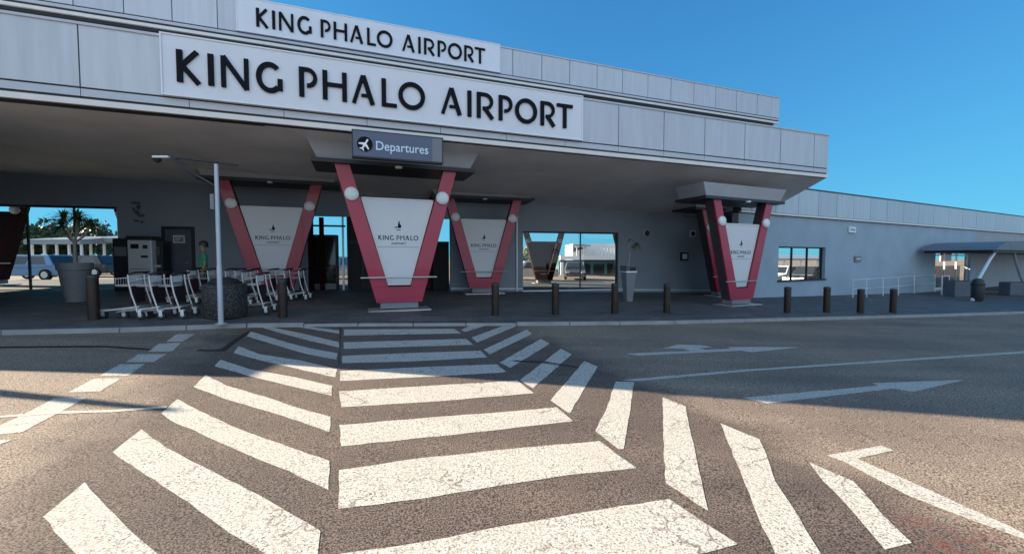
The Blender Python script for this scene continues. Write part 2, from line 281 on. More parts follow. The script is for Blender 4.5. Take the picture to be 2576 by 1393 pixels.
# ------------------------------------------------------------------ mesh builder
class MB:
    def __init__(s): s.v, s.f, s.m = [], [], []
    def add(s, vs, fs, m=0):
        b = len(s.v); s.v += [Vector(v) for v in vs]
        for f in fs: s.f.append([b+i for i in f]); s.m.append(m)
        return s
    def hexa(s, p, m=0):      # p: 4 bottom (ccw from above), 4 top
        return s.add(p, [(3,2,1,0), (4,5,6,7), (0,1,5,4), (1,2,6,5), (2,3,7,6), (3,0,4,7)], m)
    def box(s, x0, x1, y0, y1, z0, z1, m=0):
        return s.hexa([(x0,y0,z0),(x1,y0,z0),(x1,y1,z0),(x0,y1,z0),(x0,y0,z1),(x1,y0,z1),(x1,y1,z1),(x0,y1,z1)], m)
    def fb(s, fr, s0, s1, d0, d1, z0, z1, m=0, z0b=None, z1b=None):   # box in a frame; z at s0, z..b at s1
        z0b = z0 if z0b is None else z0b; z1b = z1 if z1b is None else z1b
        return s.hexa([fr.p(s0,d1,z0),fr.p(s1,d1,z0b),fr.p(s1,d0,z0b),fr.p(s0,d0,z0),fr.p(s0,d1,z1),fr.p(s1,d1,z1b),fr.p(s1,d0,z1b),fr.p(s0,d0,z1)], m)
    def prism(s, fr, poly, d0, d1, m=0):      # polygon in (s, z), extruded from d0 (back) to d1 (front)
        n = len(poly)
        vs = [fr.p(a, d1, b) for a, b in poly] + [fr.p(a, d0, b) for a, b in poly]
        return s.add(vs, [tuple(range(n)), tuple(range(2*n-1, n-1, -1))] + [(i, n+i, n+(i+1)%n, (i+1)%n) for i in range(n)], m)
    def tube(s, pts, r, n=8, m=0, caps=True):
        pts = [Vector(p) for p in pts]; k = len(pts); rs = r if isinstance(r, (list, tuple)) else [r]*k
        b = len(s.v); up = None
        for i, p in enumerate(pts):
            d = (pts[min(i+1,k-1)] - pts[max(i-1,0)]).normalized()
            a = d.cross(Vector((0,0,1))) if up is None else up - d*up.dot(d)
            if a.length < 1e-4: a = d.cross(Vector((1,0,0)))
            a.normalize(); up = a; c = d.cross(a)
            for j in range(n):
                t = 2*PI*j/n; s.v.append(p + (a*math.cos(t) + c*math.sin(t))*rs[i])
        for i in range(k-1):
            for j in range(n):
                s.f.append([b+i*n+j, b+i*n+(j+1)%n, b+(i+1)*n+(j+1)%n, b+(i+1)*n+j]); s.m.append(m)
        if caps:
            s.f.append([b+j for j in range(n)][::-1]); s.m.append(m)
            s.f.append([b+(k-1)*n+j for j in range(n)]); s.m.append(m)
        return s
    def lathe(s, prof, n=24, c=(0,0,0), m=0, axis='z'):
        b = len(s.v)
        for r, h in prof:
            for j in range(n):
                t = 2*PI*j/n; x, y = r*math.cos(t), r*math.sin(t)
                s.v.append(Vector(c) + (Vector((x,y,h)) if axis == 'z' else Vector((x,-h,y))))
        k = len(prof)
        for i in range(k-1):
            for j in range(n):
                s.f.append([b+i*n+j, b+i*n+(j+1)%n, b+(i+1)*n+(j+1)%n, b+(i+1)*n+j]); s.m.append(m)
        s.f.append([b+j for j in range(n)][::-1]); s.m.append(m)
        s.f.append([b+(k-1)*n+j for j in range(n)]); s.m.append(m)
        return s
    def build(s, name, mats, parent=None, world=False, smooth=False, bevel=0):
        me = bpy.data.meshes.new(name)
        vs = s.v
        if world and parent is not None:
            inv = Matrix.Translation(parent.location) @ parent.rotation_euler.to_matrix().to_4x4(); inv.invert()
            vs = [inv @ v for v in vs]
        me.from_pydata([tuple(v) for v in vs], [], s.f)
        for x in (mats if isinstance(mats, (list, tuple)) else [mats]): me.materials.append(x)
        me.polygons.foreach_set('material_index', s.m)
        bm = bmesh.new(); bm.from_mesh(me); bmesh.ops.recalc_face_normals(bm, faces=bm.faces); bm.to_mesh(me); bm.free()
        if smooth:
            me.polygons.foreach_set('use_smooth', [True]*len(me.polygons))
            me.set_sharp_from_angle(angle=R(38))
        me.update()
        o = bpy.data.objects.new(name, me); COL.objects.link(o)
        if parent is not None: o.parent = parent
        if bevel:
            bv = o.modifiers.new('bevel', 'BEVEL'); bv.width = bevel; bv.segments = 2; bv.limit_method = 'ANGLE'
        return o
def tag(o, label=None, cat=None, group=None, kind=None):
    if label: o['label'] = label
    if cat: o['category'] = cat
    if group: o['group'] = group
    if kind: o['kind'] = kind
    return o
def thing(name, label, cat, loc=(0,0,0), rotz=0.0, group=None):
    o = bpy.data.objects.new(name, None); COL.objects.link(o); o.empty_display_size = 0.3
    o.location = loc; o.rotation_euler = (0, 0, rotz)
    return tag(o, label, cat, group)
def kids(o): return [c for c in COL.objects if c.parent == o]
def dup(root, loc, rotz, label, scale=None):
    r = root.copy(); COL.objects.link(r); r.location = loc; r.rotation_euler = (0, 0, rotz); r['label'] = label
    if scale: r.scale = scale if isinstance(scale, tuple) else (scale,)*3
    for ch in kids(root):
        c = ch.copy(); COL.objects.link(c); c.parent = r
        for g in kids(ch):
            d = g.copy(); COL.objects.link(d); d.parent = c
    return r
def pave(x, y, off=0.15): return Vector((x, y, gz(x)+off))
# ------------------------------------------------------------------ ground, road, pavement, kerb
kerb_px = [(-150,846),(0,843),(300,836),(620,824),(900,821),(1300,819.5),(1560,817.5),(1700,815),(2100,804),(2350,797),(2576,789),(2750,783)]
kline = [G(x, y) for x, y in kerb_px]
kline = [Vector((-60, kline[0].y-2.2, gz(-60)))] + kline + [Vector((45, kline[-1].y+4.5, gz(45)))]
def ky(x):
    for a, b in zip(kline, kline[1:]):
        if a.x <= x <= b.x: return a.y + (b.y-a.y)*(x-a.x)/(b.x-a.x)
    return kline[0].y if x < kline[0].x else kline[-1].y
g = MB()
xs = [-900, -15, -5, 5, 15, 25, 900]; ys = [-60, 0, 12, 30, 120, 1500]
for i in range(len(xs)-1):
    for j in range(len(ys)-1):
        x0, x1, y0, y1 = xs[i], xs[i+1], ys[j], ys[j+1]
        g.add([(x0,y0,gz(x0)),(x1,y0,gz(x1)),(x1,y1,gz(x1)),(x0,y1,gz(x0))], [(0,1,2,3)])
tag(g.build('road', ASPHALT), 'speckled asphalt road in front of the terminal, half in shade', kind='structure')
kx = sorted(set([round(p.x, 3) for p in kline] + [-15, 25] + [x*1.0 for x in range(-59, 45)]))
pv = MB()
for a, b in zip(kx, kx[1:]):
    ya, yb = ky(a)+.115, ky(b)+.115; ba, bb = wall_y(a)+9, wall_y(b)+9
    pv.add([(a,ya,gz(a)+.078),(b,yb,gz(b)+.078),(b,yb+.45,gz(b)+.146),(a,ya+.45,gz(a)+.146)], [(0,1,2,3)]); ya += .45; yb += .45
    pv.add([(a,ya,gz(a)+.146),(b,yb,gz(b)+.146),(b,bb,gz(b)+.146),(a,ba,gz(a)+.146)], [(0,1,2,3)])
tag(pv.build('pavement', PAVING), 'dark paved forecourt under the terminal canopy', kind='structure')
kb = MB()
def kerb_run(line, mb, joint=1.2):
    acc = 0.0
    for a, b in zip(line, line[1:]):
        L = (b-a).length; n = max(1, round(L/joint)); d = (b-a)/n
        dn = Vector((-d.y, d.x, 0)).normalized()
        for i in range(n):
            p, q = a+d*i + d*0.006, a+d*(i+1) - d*0.006
            h = 0.085 if not (-4.2 < (p.x+q.x)/2 < -.1) else 0.065
            w = dn*0.13
            up = Vector((0,0,h)); dp = Vector((0,0,-.05)); bat = dn*0.02
            mb.hexa([p+dp, q+dp, q+w+dp, p+w+dp, p+bat+up, q+bat+up, q+w+up, p+w+up])
kerb_run(kline, kb)
tag(kb.build('kerb', M['kerb'], bevel=0.012), 'pale worn kerb edging the terminal pavement', kind='structure')
# painted markings: pixel outlines of the photograph laid on the road surface
def c7(p): return [(x*.5021, 782.8+y*.5021) for x, y in p]
def c8(p): return [(1282.5+x*.5021, 782.8+y*.5021) for x, y in p]
def cl(p): return [(x*.37, 803.3+y*.37) for x, y in p]
def cr(p): return [(816.9+x*.37, 803.3+y*.37) for x, y in p]
def marking(name, polys, material, label, lift=.0025):
    mb = MB()
    for k, poly in enumerate(polys):
        pts = [G(x, y) for x, y in poly]
        # fine irregular edge
        out = []
        for a, b in zip(pts, pts[1:]+pts[:1]):
            n = max(1, min(14, int((b-a).length/.12)))
            for i in range(n):
                p = a.lerp(b, i/n); 
                if i: p = p + Vector((random.uniform(-1,1), random.uniform(-1,1), 0))*.006
                out.append(Vector((p.x, p.y, gz(p.x)+lift)))
        mb.add(out, [tuple(range(len(out)))])
    o = mb.build(name, material)
    return tag(o, label, kind='structure')
stripes = [
 c7([(425,855),(500,940),(700,1140),(790,1215),(800,1330),(480,1330),(380,1215),(310,1140),(215,1030)]),
 c7([(710,592),(830,680),(1100,820),(1350,950),(1605,1100),(1590,1300),(1480,1300),(1330,1215),(1150,1110),(900,930),(700,800),(565,705)]),
 c7([(890,440),(1000,500),(1200,590),(1450,680),(1650,750),(1645,895),(1450,800),(1200,700),(1000,610),(880,560),(808,510)]),
 c7([(1030,318),(1130,370),(1300,420),(1500,485),(1655,528),(1650,605),(1500,550),(1300,490),(1130,440),(970,378)]),
 c7([(1105,242),(1250,290),(1450,325),(1665,372),(1662,423),(1500,385),(1250,325),(1075,275)]),
 c7([(1195,175),(1300,215),(1500,245),(1690,290),(1680,332),(1500,290),(1300,245),(1170,208)]),
 c7([(1255,100),(1400,145),(1550,185),(1690,210),(1685,242),(1540,215),(1400,175),(1235,125)]),
 c7([(1340,76),(1500,108),(1700,155),(1700,182),(1560,150),(1400,108),(1310,80)]),
 c7([(1540,78),(1700,95),(1700,112),(1600,97),(1500,80)]),
 [(853,1393),(1004,1373),(1293,1318),(1480,1286),(1684,1255),(1857,1368),(1764,1393),(1600,1440),(853,1440)],
 [(853,1182),(1050,1153),(1282,1129),(1508,1109),(1601,1177),(1433,1194),(1282,1217),(1054,1255),(851,1280)],
 [(853,1069),(1080,1050),(1293,1034),(1400,1024),(1442,1059),(1333,1071),(1155,1092),(859,1122)],
 [(853,984),(1080,970),(1285,958),(1300,956),(1343,989),(1282,994),(1104,1009),(859,1024)],
 [(856,933),(1080,922),(1250,916),(1275,936),(1105,946),(856,958)],
 cr([(120,247),(600,228),(1060,212),(1105,258),(600,285),(120,297)]),
 cr([(128,155),(960,132),(1010,172),(128,200)]),
 cr([(130,68),(880,64),(930,95),(130,110)]),
 cr([(925,72),(985,45),(1095,42),(955,85)]),
 cr([(1000,122),(1210,45),(1305,45),(1035,158)]),
 cr([(1080,205),(1375,68),(1408,100),(1120,238)]),
 cr([(1190,292),(1470,132),(1530,165),(1260,330)]),
 cr([(1328,412),(1605,198),(1680,238),(1415,468)]),
 cr([(1535,550),(1765,283),(1855,320),(1665,640)]),
 c8([(530,352),(622,355),(600,520),(570,690),(545,690),(428,600),(480,500)]),
 c8([(765,430),(880,475),(905,600),(940,760),(995,1000),(930,960),(782,860),(768,620)]),
 c8([(1055,560),(1150,600),(1250,640),(1275,690),(1330,850),(1450,1030),(1560,1215),(1620,1330),(1380,1330),(1330,1215),(1240,1020),(1180,870),(1110,690)]),
 c8([(1497,755),(1600,800),(1720,850),(1820,960),(1920,1070),(2015,1160),(1880,1193),(1800,1100),(1680,960),(1570,850)]),
]
marking('zebra_crossing', stripes, PAINT, 'worn white zebra crossing stripes in three angled panels')
marking('lane_dashes', [cl(p) for p in (
 [(1200,100),(1330,98),(1240,150),(1130,152)], [(1080,165),(1230,158),(1170,218),(1005,220)],
 [(940,237),(1135,235),(1040,290),(855,290)], [(815,305),(985,303),(870,383),(680,381)],
 [(640,402),(825,400),(680,490),(465,495)], [(370,535),(590,530),(380,645),(155,765),(-60,790),(-60,745),(110,670)],
 [(-60,815),(75,822),(-60,870)])], PAINT, 'row of short white painted dashes left of the crossing')
marking('lane_line', [c8([(560,344),(1200,290),(2576,200),(3000,168),(3000,178),(2576,209),(1200,299),(640,349)])], PAINT, 'thin white lane line on the right, running away from the crossing')
marking('edge_line', [cl([(-60,662),(160,643),(390,625),(750,615),(1130,590),(1140,602),(760,632),(400,642),(-60,672)])], PAINT, 'thin white line crossing the dashes at left', .004)
marking('turn_arrow', [c8([(580,212),(780,203),(905,200),(870,187),(770,186),(840,166),(960,170),(1015,178),(950,186),(985,193),(1110,188),(1090,180),(1220,178),(1455,180),(1210,205),(1160,197),(640,222)])], PAINT, 'white straight-or-left arrow on the far lane')
marking('ahead_arrow', [c8([(1170,432),(1850,372),(1815,360),(2280,343),(2020,403),(1920,387),(1290,462)])], PAINT, 'white straight arrow on the near lane')
marking('bay_line', [c8([(1590,722),(1860,672),(1925,697),(1740,738),(2000,850),(2300,985),(2576,1110),(2800,1210),(2800,1245),(2576,1140),(2300,1040),(2000,925),(1800,820),(1680,755)])], PAINT, 'white hook-shaped bay line at the right front')
marking('tar_seam', [cl([(-60,184),(350,180),(700,178),(1000,196),(1050,212),(700,190),(350,192),(-60,197)]), cl([(1330,205),(1500,203),(1600,130),(1690,78),(1710,84),(1620,145),(1530,218),(1345,214)]),
   cr([(102,50),(110,50),(102,300),(95,300)]), cr([(1270,276),(1500,284),(1730,322),(1730,330),(1480,298),(1270,285)])], M['tar'], 'dark tar-sealed cracks in the asphalt')
# ------------------------------------------------------------------ terminal building
T = thing('terminal_building', 'long grey airport terminal with a deep overhanging canopy and two stepped panelled fascias', 'building', (0, 16, 0))
sA0, sA1 = (-11.3+2.82)/A.c, A.hit(2083, 400)[0]
ZB, ZT = 4.71, 6.26
def joints(fr, pxs, y, lo, hi, step):
    js = sorted(fr.hit(x, y)[0] for x in pxs)
    a = js[0]
    while a - step > lo: a -= step; js.insert(0, a)
    a = js[-1]
    while a + step < hi - .3: a += step; js.append(a)
    return [lo] + js + [hi]
jA = joints(A, (1556, 1670, 1773, 1874, 1964, 2049), 350, sA0, sA1, 1.78)
def strip(fr, js, z0, z1, d0, d1, gap=.012, zz=None):
    mb = MB()
    for a, b in zip(js, js[1:]):
        if b-a < .05: continue
        mb.fb(fr, a+gap, b-gap, d0, d1, z0, z1)
    return mb
strip(A, jA, 5.02, ZT-.05, -.10, 0.0).build('fascia_panels', PANEL, T, world=True)
mb = MB().fb(A, sA0+.02, sA1-.02, -.30, -.035, ZB+.03, ZT-.04, 0)
mb.fb(A, sA0, sA1, -.30, .03, ZT-.05, ZT, 1)
mb.build('fascia_backing', [M['groove'], M['trim2']], T, world=True)
o = strip(A, jA, 4.84, 4.985, -.08, -.005, .006); o.fb(A, sA0, sA1, -.06, .01, 4.67, 4.785, 1)
o.fb(A, sA0, sA1, -.3, -.06, 4.66, 4.80, 2)
o.build('fascia_trim', [M['trim2'], M['trim'], M['groove']], T, world=True)
# canopy end cheek and roof
mb = MB()
eR0 = A.p(sA1, 0, 0)
wR = WL.hit(1898, 547)
bR = WL.p(wR[0], 0, 0)
bL = Vector((-20.8, wall_y(-20.8), 0)); fL = A.p(sA0, 0, 0)
def q(v, z): return (v.x, v.y, z)
sb = lambda px, py: WL.hit(px, py)
zl, zr = 4.72, 3.74
fLi, fRi = A.p(sA0, -.06, 0), A.p(sA1, -.06, 0)
nS = 12
def lerp(a, b, t): return a + (b-a)*t
sof = MB()
for i in range(nS):
    t0, t1 = i/nS, (i+1)/nS
    sof.add([q(fLi.lerp(fRi, t0), 4.665), q(fLi.lerp(fRi, t1), 4.665), q(bL.lerp(bR, t1), lerp(zl, zr, t1)), q(bL.lerp(bR, t0), lerp(zl, zr, t0))], [(0,1,2,3)])
sof.build('soffit', M['soffit'], T, world=True)
rf = MB().add([q(fLi, 6.24), q(fRi, 6.24), q(bR, 6.24), q(bL, 6.24)], [(0,1,2,3)])
rf.add([q(fRi, 4.66), q(bR, zr), q(bR, 6.24), q(fRi, 6.24)], [(0,1,2,3)])
rf.add([q(fLi, -.2), q(bL, -.2), q(bL, 6.24), q(fLi, 6.24)], [(0,1,2,3)])  # unseen slanted left end wall, added to block low sun under the canopy
rf.build('canopy_roof', M['trim2'], T, world=True)
# upper storey
sB0, sB1 = (-21+4.94)/B.c, B.hit(1960, 290)[0]
jB = joints(B, (193, 319, 439, 552, 1290, 1363, 1433, 1502, 1566, 1630, 1688, 1746, 1801, 1854, 1906), 220, sB0, sB1, 1.75)
jB = [a for i, a in enumerate(jB) if i == 0 or a-jB[i-1] > .2]
strip(B, jB, 10.28, 11.47, -.10, 0.0, .014).build('upper_fascia_panels', PANEL, T, world=True)
mb = MB().fb(B, sB0+.02, sB1-.02, -.4, -.035, 10.0, 11.48, 0); mb.fb(B, sB0, sB1, -.4, .03, 11.475, 11.53, 1)
mb.build('upper_fascia_backing', [M['groove'], M['trim2']], T, world=True)
mb = MB().fb(B, sB0, sB1, -.10, .01, 10.13, 10.235, 0); mb.fb(B, sB0, sB1, -.2, -.03, 9.96, 10.07, 1); mb.fb(B, sB0, sB1-.3, -.5, -.12, 9.86, 10.06, 2)
mb.build('upper_fascia_trim', [M['trim2'], M['trim'], M['groove']], T, world=True)
mb = MB().fb(B, sB0+1, sB1-1.2, -4, -1.0, 6.1, 9.95); mb.fb(B, sB0, sB1, -4.6, -.42, 9.95, 11.46)
mb.build('upper_storey', M['wall'], T, world=True)
# back wall with openings
def wall_holes(mb, fr, s0, s1, zb, zt, holes, d0, d1, m=0):
    cuts = sorted(set([s0, s1] + [h[0] for h in holes] + [h[1] for h in holes]))
    for a, b in zip(cuts, cuts[1:]):
        mid = (a+b)/2; hs = sorted([h for h in holes if h[0] < mid < h[1]], key=lambda h: h[2])
        za, zc = zb(a), zb(b)
        for h in hs:
            if h[2] > za+.01: mb.fb(fr, a, b, d0, d1, za, h[2], m, z0b=zc)
            za = zc = h[3]
        mb.fb(fr, a, b, d0, d1, za, zt(a), m, z0b=zc, z1b=zt(b))
def hole(fr, x0, x1, yt, yb, xm=None):
    xm = (x0+x1)/2
    return (fr.hit(x0, yt)[0], fr.hit(x1, yt)[0], fr.hit(xm, yb)[1], fr.hit(xm, yt)[1])
h1 = hole(WL, -90, 293, 514, 727); h1 = (WL.hit(-200, 514)[0], h1[1], WL.hit(120, 728)[1], WL.hit(120, 516)[1])
h2 = hole(WL, 1316, 1556, 583, 728)
h3 = hole(WL, 772, 1132, 546, 738); h3 = (h3[0], h3[1], .14, h3[3])
h3 = (h3[0], h3[1], gz(-4)+.10, h3[3])
sW0 = (bL.x+16.2)/WL.c; sW1 = wR[0]
zsof = lambda s: lerp(zl, zr, (s-sW0)/(sW1-sW0)) + .15
bw = MB(); wall_holes(bw, WL, sW0, sW1, lambda s: -.6, zsof, [h1, h2, h3], -.28, 0)
bw.build('back_wall', M['wall'], T, world=True)
# plinth line along the wall foot, sills and heads of the openings
tr = None
for a, b in ((h2[1]+.0, sW1), (h3[1], h2[0])):
    za, zb2 = gz(WL.p(a,0,0).x)+.146, gz(WL.p(b,0,0).x)+.146
    MB().fb(WL, a+.01, b-.01, 0, .03, za+.10, za+.15, 0, z0b=zb2+.10, z1b=zb2+.15).build('wall_base_line', M['pale'], T, world=True)
for h in (h1, h2): MB().fb(WL, h[0]-.04, h[1]+.04, -.30, .05, h[2]-.06, h[2], 0).build('window_sill', M['pale'], T, world=True)
for h, nm in ((h1, 4), (h2, 2)):
    w = MB()
    w.fb(WL, h[0], h[1], -.2, -.1, h[3]-.07, h[3], 0); w.fb(WL, h[1]-.06, h[1], -.2, -.1, h[2], h[3]-.07, 0)
    for k in range(1, nm):
        c = lerp(h[0], h[1], (k/nm) if nm > 2 else .60); w.fb(WL, c-.02, c+.02, -.19, -.11, h[2], h[3]-.07, 0)
    wo_ = w.build('window_frame', M['dark'], T, world=True)
    MB().fb(WL, h[0], h[1]-.06, -.155, -.145, h[2], h[3]-.07).build('glass_pane', GLASS, wo_, world=False)
    pg = kids(wo_)[0]; pg.location = -Vector(T.location)
# door
def wrect(fr, x0, x1, yt, yb): 
    a = fr.hit(x0, (yt+yb)/2)[0]; b = fr.hit(x1, (yt+yb)/2)[0]; xm = (x0+x1)/2
    return a, b, fr.hit(xm, yb)[1], fr.hit(xm, yt)[1]
a, b, z0, z1 = wrect(WL, 411, 492, 570, 735); z0 = gz(WL.p(a,0,0).x)+.15
dr = MB().fb(WL, a+.09, b-.09, 0, .03, z0, z1-.1)
dob = dr.build('service_door', M['door'], T, world=True)
fm = MB().fb(WL, a, a+.09, 0, .08, z0, z1); fm.fb(WL, b-.09, b, 0, .08, z0, z1); fm.fb(WL, a+.09, b-.09, 0, .08, z1-.1, z1)
fm.build('door_frame', M['dark'], dob).location = -Vector(T.location)
sg = wrect(WL, 437, 466, 592, 611)
x = MB().fb(WL, sg[0], sg[1], .03, .045, sg[2], sg[3], 0); x.fb(WL, sg[0]+.04, sg[1]-.04, .045, .05, sg[2]+.04, sg[3]-.04, 1)
for k in range(3): x.fb(WL, sg[0]+.07, sg[1]-.08-.05*k, .05, .053, sg[3]-.085-.055*k, sg[3]-.065-.055*k, 0)
x.build('door_sign', [M['trim'], M['plastic']], dob).location = -Vector(T.location)
hb = MB().tube([WL.p(b-.2, .03, z0+1.0), WL.p(b-.2, .08, z0+1.0), WL.p(b-.32, .08, z0+1.0)], .012, 8)
hb.build('door_handle', M['chrome'], dob).location = -Vector(T.location)
# framed solid black block standing in for the dark hall inside the middle opening
va, vb = WL.hit(868, 640)[0], WL.hit(1092, 640)[0]
vs = MB(); zv0 = gz(-3)+.1
vs.fb(WL, va, vb, -5.5, -.9, zv0+.1, 3.6, 1)
vs.fb(WL, va-.05, vb+.05, -5.6, -.8, 3.6, 3.9, 0)
for k in range(7):
    c = lerp(va, vb, k/6); vs.fb(WL, c-.03, c+.03, -.88, -.82, zv0, 3.6, 0)
vs.fb(WL, va, vb, -.87, -.83, 2.3, 2.4, 0)
vs.build('entrance_vestibule', [M['dark'], M['rubber']], T, world=True)
for p0, p1, pt in ((772, 786, 546), (803, 813, 546), (1084, 1090, 560)):
    MB().fb(WL, WL.hit(p0,640)[0], WL.hit(p1,640)[0], -.27, -.06, zv0, WL.hit(p0, pt)[1]).build('doorway_pillar', M['rearred'], T, world=True)
MB().fb(WL, WL.hit(1090,640)[0], h3[1], -.9, -.6, zv0, WL.hit(1110, 606)[1]).build('doorway_screen', M['rubber'], T, world=True)
MB().fb(WL, WL.hit(786,640)[0], WL.hit(868,640)[0], -.26, -.1, WL.hit(800, 569)[1], WL.hit(800, 565)[1]).build('doorway_rail', M['dark'], T, world=True)
x = MB().fb(WL, WL.hit(862,640)[0]-.05, WL.hit(862,640)[0]+.02, -.3, -.2, zv0, h3[3]); x.build('doorway_post', M['pale'], T, world=True)
x = MB(); c = WL.hit(1300, 640)[0]; x.fb(WL, c-.03, c+.02, .02, .08, gz(0)+.15, 4.1); x.build('downpipe', M['pale'], T, world=True)
# rear canopy
mb = MB(); mb.fb(WL, sW0-6, sW1+4, -8.0, -.29, 4.25, 4.6)
mb.build('rear_canopy', M['rearred'], T, world=True)
# ------------------------------------------------------------------ lettering
def arc(cx, cz, rx, rz, a0, a1, n=28): return [(cx+rx*math.cos(R(a0+(a1-a0)*i/n)), cz+rz*math.sin(R(a0+(a1-a0)*i/n))) for i in range(n+1)]
def glyph(ch, a, b, z0, z1, t):
    w, h = b-a, z1-z0; hs = t/2; zm = (z0+z1)/2; thin = t*.82
    if ch == 'I': return [([(a+w/2, z0), (a+w/2, z1)], t)]
    if ch == 'K': return [([(a+hs, z0), (a+hs, z1)], t), ([(a+hs+t*.3, zm+.01), (b-hs*1.2, z1)], thin), ([(a+hs+t*.3, zm+.03), (b-hs*.9, z0)], t)]
    if ch == 'N': return [([(a+hs, z0), (a+hs, z1)], thin), ([(b-hs, z0), (b-hs, z1)], thin), ([(a+hs, z1-.01), (b-hs, z0+.01)], t)]
    if ch == 'L': return [([(a+hs, z0), (a+hs, z1)], t), ([(a+t*.5, z0+thin/2), (b, z0+thin/2)], thin)]
    if ch == 'T': return [([((a+b)/2, z0), ((a+b)/2, z1-.01)], t), ([(a, z1-thin/2), (b, z1-thin/2)], thin)]
    if ch == 'H': return [([(a+hs, z0), (a+hs, z1)], t), ([(b-hs, z0), (b-hs, z1)], t), ([(a+hs, zm+.02), (b-hs, zm+.02)], thin)]
    if ch == 'A': return [([(a+hs, z0), ((a+b)/2-t*.05, z1)], thin), ([(b-hs, z0), ((a+b)/2+t*.05, z1)], t), ([(a+w*.42, z0+h*.3), (b-w*.2, z0+h*.3)], thin*.8)]
    if ch == 'O': return [(arc((a+b)/2, zm, w/2-hs, h/2-hs*.9, 0, 360, 44), t)]
    if ch == 'G':
        p = arc((a+b)/2+w*.03, zm, w/2-hs, h/2-hs*.9, 48, 318, 36)
        return [(p, t), ([(b-hs, z0+h*.10), (b-hs, zm-.01)], t*.95)]
    pr = h*.27; cz = z1-pr-thin*.5
    bowl = [(a+hs+t*.2, z1-thin/2), (a+w*.45, z1-thin/2)] + arc(a+w*.45, cz+.0, w*.55-hs*(1 if ch == 'P' else 1.5), pr, 90, -90, 16) + [(a+hs+t*1.05, cz-pr)]
    out = [([(a+hs, z0), (a+hs, z1)], t), (bowl, thin)]
    if ch == 'R': out.append(([(a+w*.45, cz-pr), (b-hs, z0)], t*.95))
    return out
def stroke(mb, fr, pts, w, d0, d1, m=0):
    n = len(pts); Ls, Rs = [], []
    for i, p in enumerate(pts):
        closed = pts[0] == pts[-1] or (abs(pts[0][0]-pts[-1][0]) < 1e-6 and abs(pts[0][1]-pts[-1][1]) < 1e-6)
        a = pts[i-1] if i else (pts[-2] if closed else p); b = pts[i+1] if i < n-1 else (pts[1] if closed else p)
        dx, dz = b[0]-a[0], b[1]-a[1]; l = math.hypot(dx, dz) or 1
        dx, dz = dx/l, dz/l
        Ls.append((p[0]-dz*w/2, p[1]+dx*w/2)); Rs.append((p[0]+dz*w/2, p[1]-dx*w/2))
    for i in range(n-1):
        mb.prism(fr, [Rs[i], Rs[i+1], Ls[i+1], Ls[i]], d0, d1, m)
EXT = [('K',446,507),('I',524,540),('N',556,628),('G',643,712),('P',753,800),('H',812,873),('A',884,943),('L',960,998),('O',1002,1069),
       ('A',1108,1161),('I',1173,1188),('R',1199,1243),('P',1254,1289),('O',1295,1350),('R',1359,1397),('T',1400,1439)]
def bigsign(name, label, fr, ext, box, zl0, zl1, t, dth):
    s0, s1, z0, z1 = box
    P = fr.p((s0+s1)/2, 0, z0); P.z = z0
    th = thing(name, label, 'sign', P, 0, 'terminal name signs')
    mb = MB().fb(fr, s0, s1, .005, dth, z0, z1, 0)
    e = .03
    mb.fb(fr, s0, s0+e, dth, dth+.02, z0, z1, 1); mb.fb(fr, s1-e, s1, dth, dth+.02, z0, z1, 1)
    mb.fb(fr, s0+e, s1-e, dth, dth+.02, z0, z0+e, 1); mb.fb(fr, s0+e, s1-e, dth, dth+.02, z1-e, z1, 1)
    mb.build('sign_board', [M['board'], M['pale']], th, world=True)
    for ch, a, b in ext:
        lt = MB()
        for k, (pts, w) in enumerate(glyph(ch, a, b, zl0, zl1, t)): stroke(lt, fr, pts, w, dth+.001, dth+.05+.002*k)
        lt.build('letter', M['black'], th, world=True)
    return th
DS = .09
sc = [(ch, A.hit(a, 650-(650-180)*1.0 + (a-446)*.13, DS)[0], A.hit(b, 180+(b-446)*.13, DS)[0]) for ch, a, b in EXT]
bx = (A.hit(404, 170, DS)[0], A.hit(1466, 310, DS)[0], 5.01, 6.27)
bigsign('name_sign', 'large lower white signboard reading KING PHALO AIRPORT on the canopy front', A, sc, bx, 5.30, 5.955, .104, DS)
u0, u1 = B.hit(645, 60, DS)[0], B.hit(1220, 155, DS)[0]; k0, k1 = sc[0][1], sc[-1][2]
su = [(ch, u0+(a-k0)*(u1-u0)/(k1-k0), u0+(b-k0)*(u1-u0)/(k1-k0)) for ch, a, b in sc]
bx = (B.hit(594, 50, DS)[0], B.hit(1258, 160, DS)[0], 10.27, 11.56)
bigsign('name_sign', 'smaller-looking upper signboard reading KING PHALO AIRPORT on the roof parapet', B, su, bx, 10.53, 11.22, .104, DS)
# departures sign
DD = .34
fa = A.hit(885, 362, DD); fb_ = A.hit(1115, 382, DD)
zt_, zb_ = A.hit(1000, 342, DD)[1], A.hit(1000, 403, DD)[1]
zt_ += .06
P = A.p((fa[0]+fb_[0])/2, DD, zb_)
TD = thing('departures_sign', 'dark grey hanging sign reading Departures with an aeroplane symbol', 'sign', P)
mb = MB().fb(A, fa[0], fb_[0], DD-.22, DD, zb_, zt_, 1); mb.fb(A, fa[0]+.03, fb_[0]-.03, DD, DD+.008, zb_+.03, zt_-.03, 0)
mb.fb(A, fb_[0]-.27, fb_[0]-.04, DD+.008, DD+.012, zb_+.035, zt_-.035, 2)
mb.build('sign_box', [M['depart'], M['dark'], M['plastic']], TD, world=True)
ic = A.hit(918, 363, DD+.01); rr = .175
mb = MB(); n = 28
mb.prism(A, [(ic[0]+rr*math.cos(2*PI*i/n), ic[1]+rr*math.sin(2*PI*i/n)) for i in range(n)], DD+.008, DD+.014, 0)
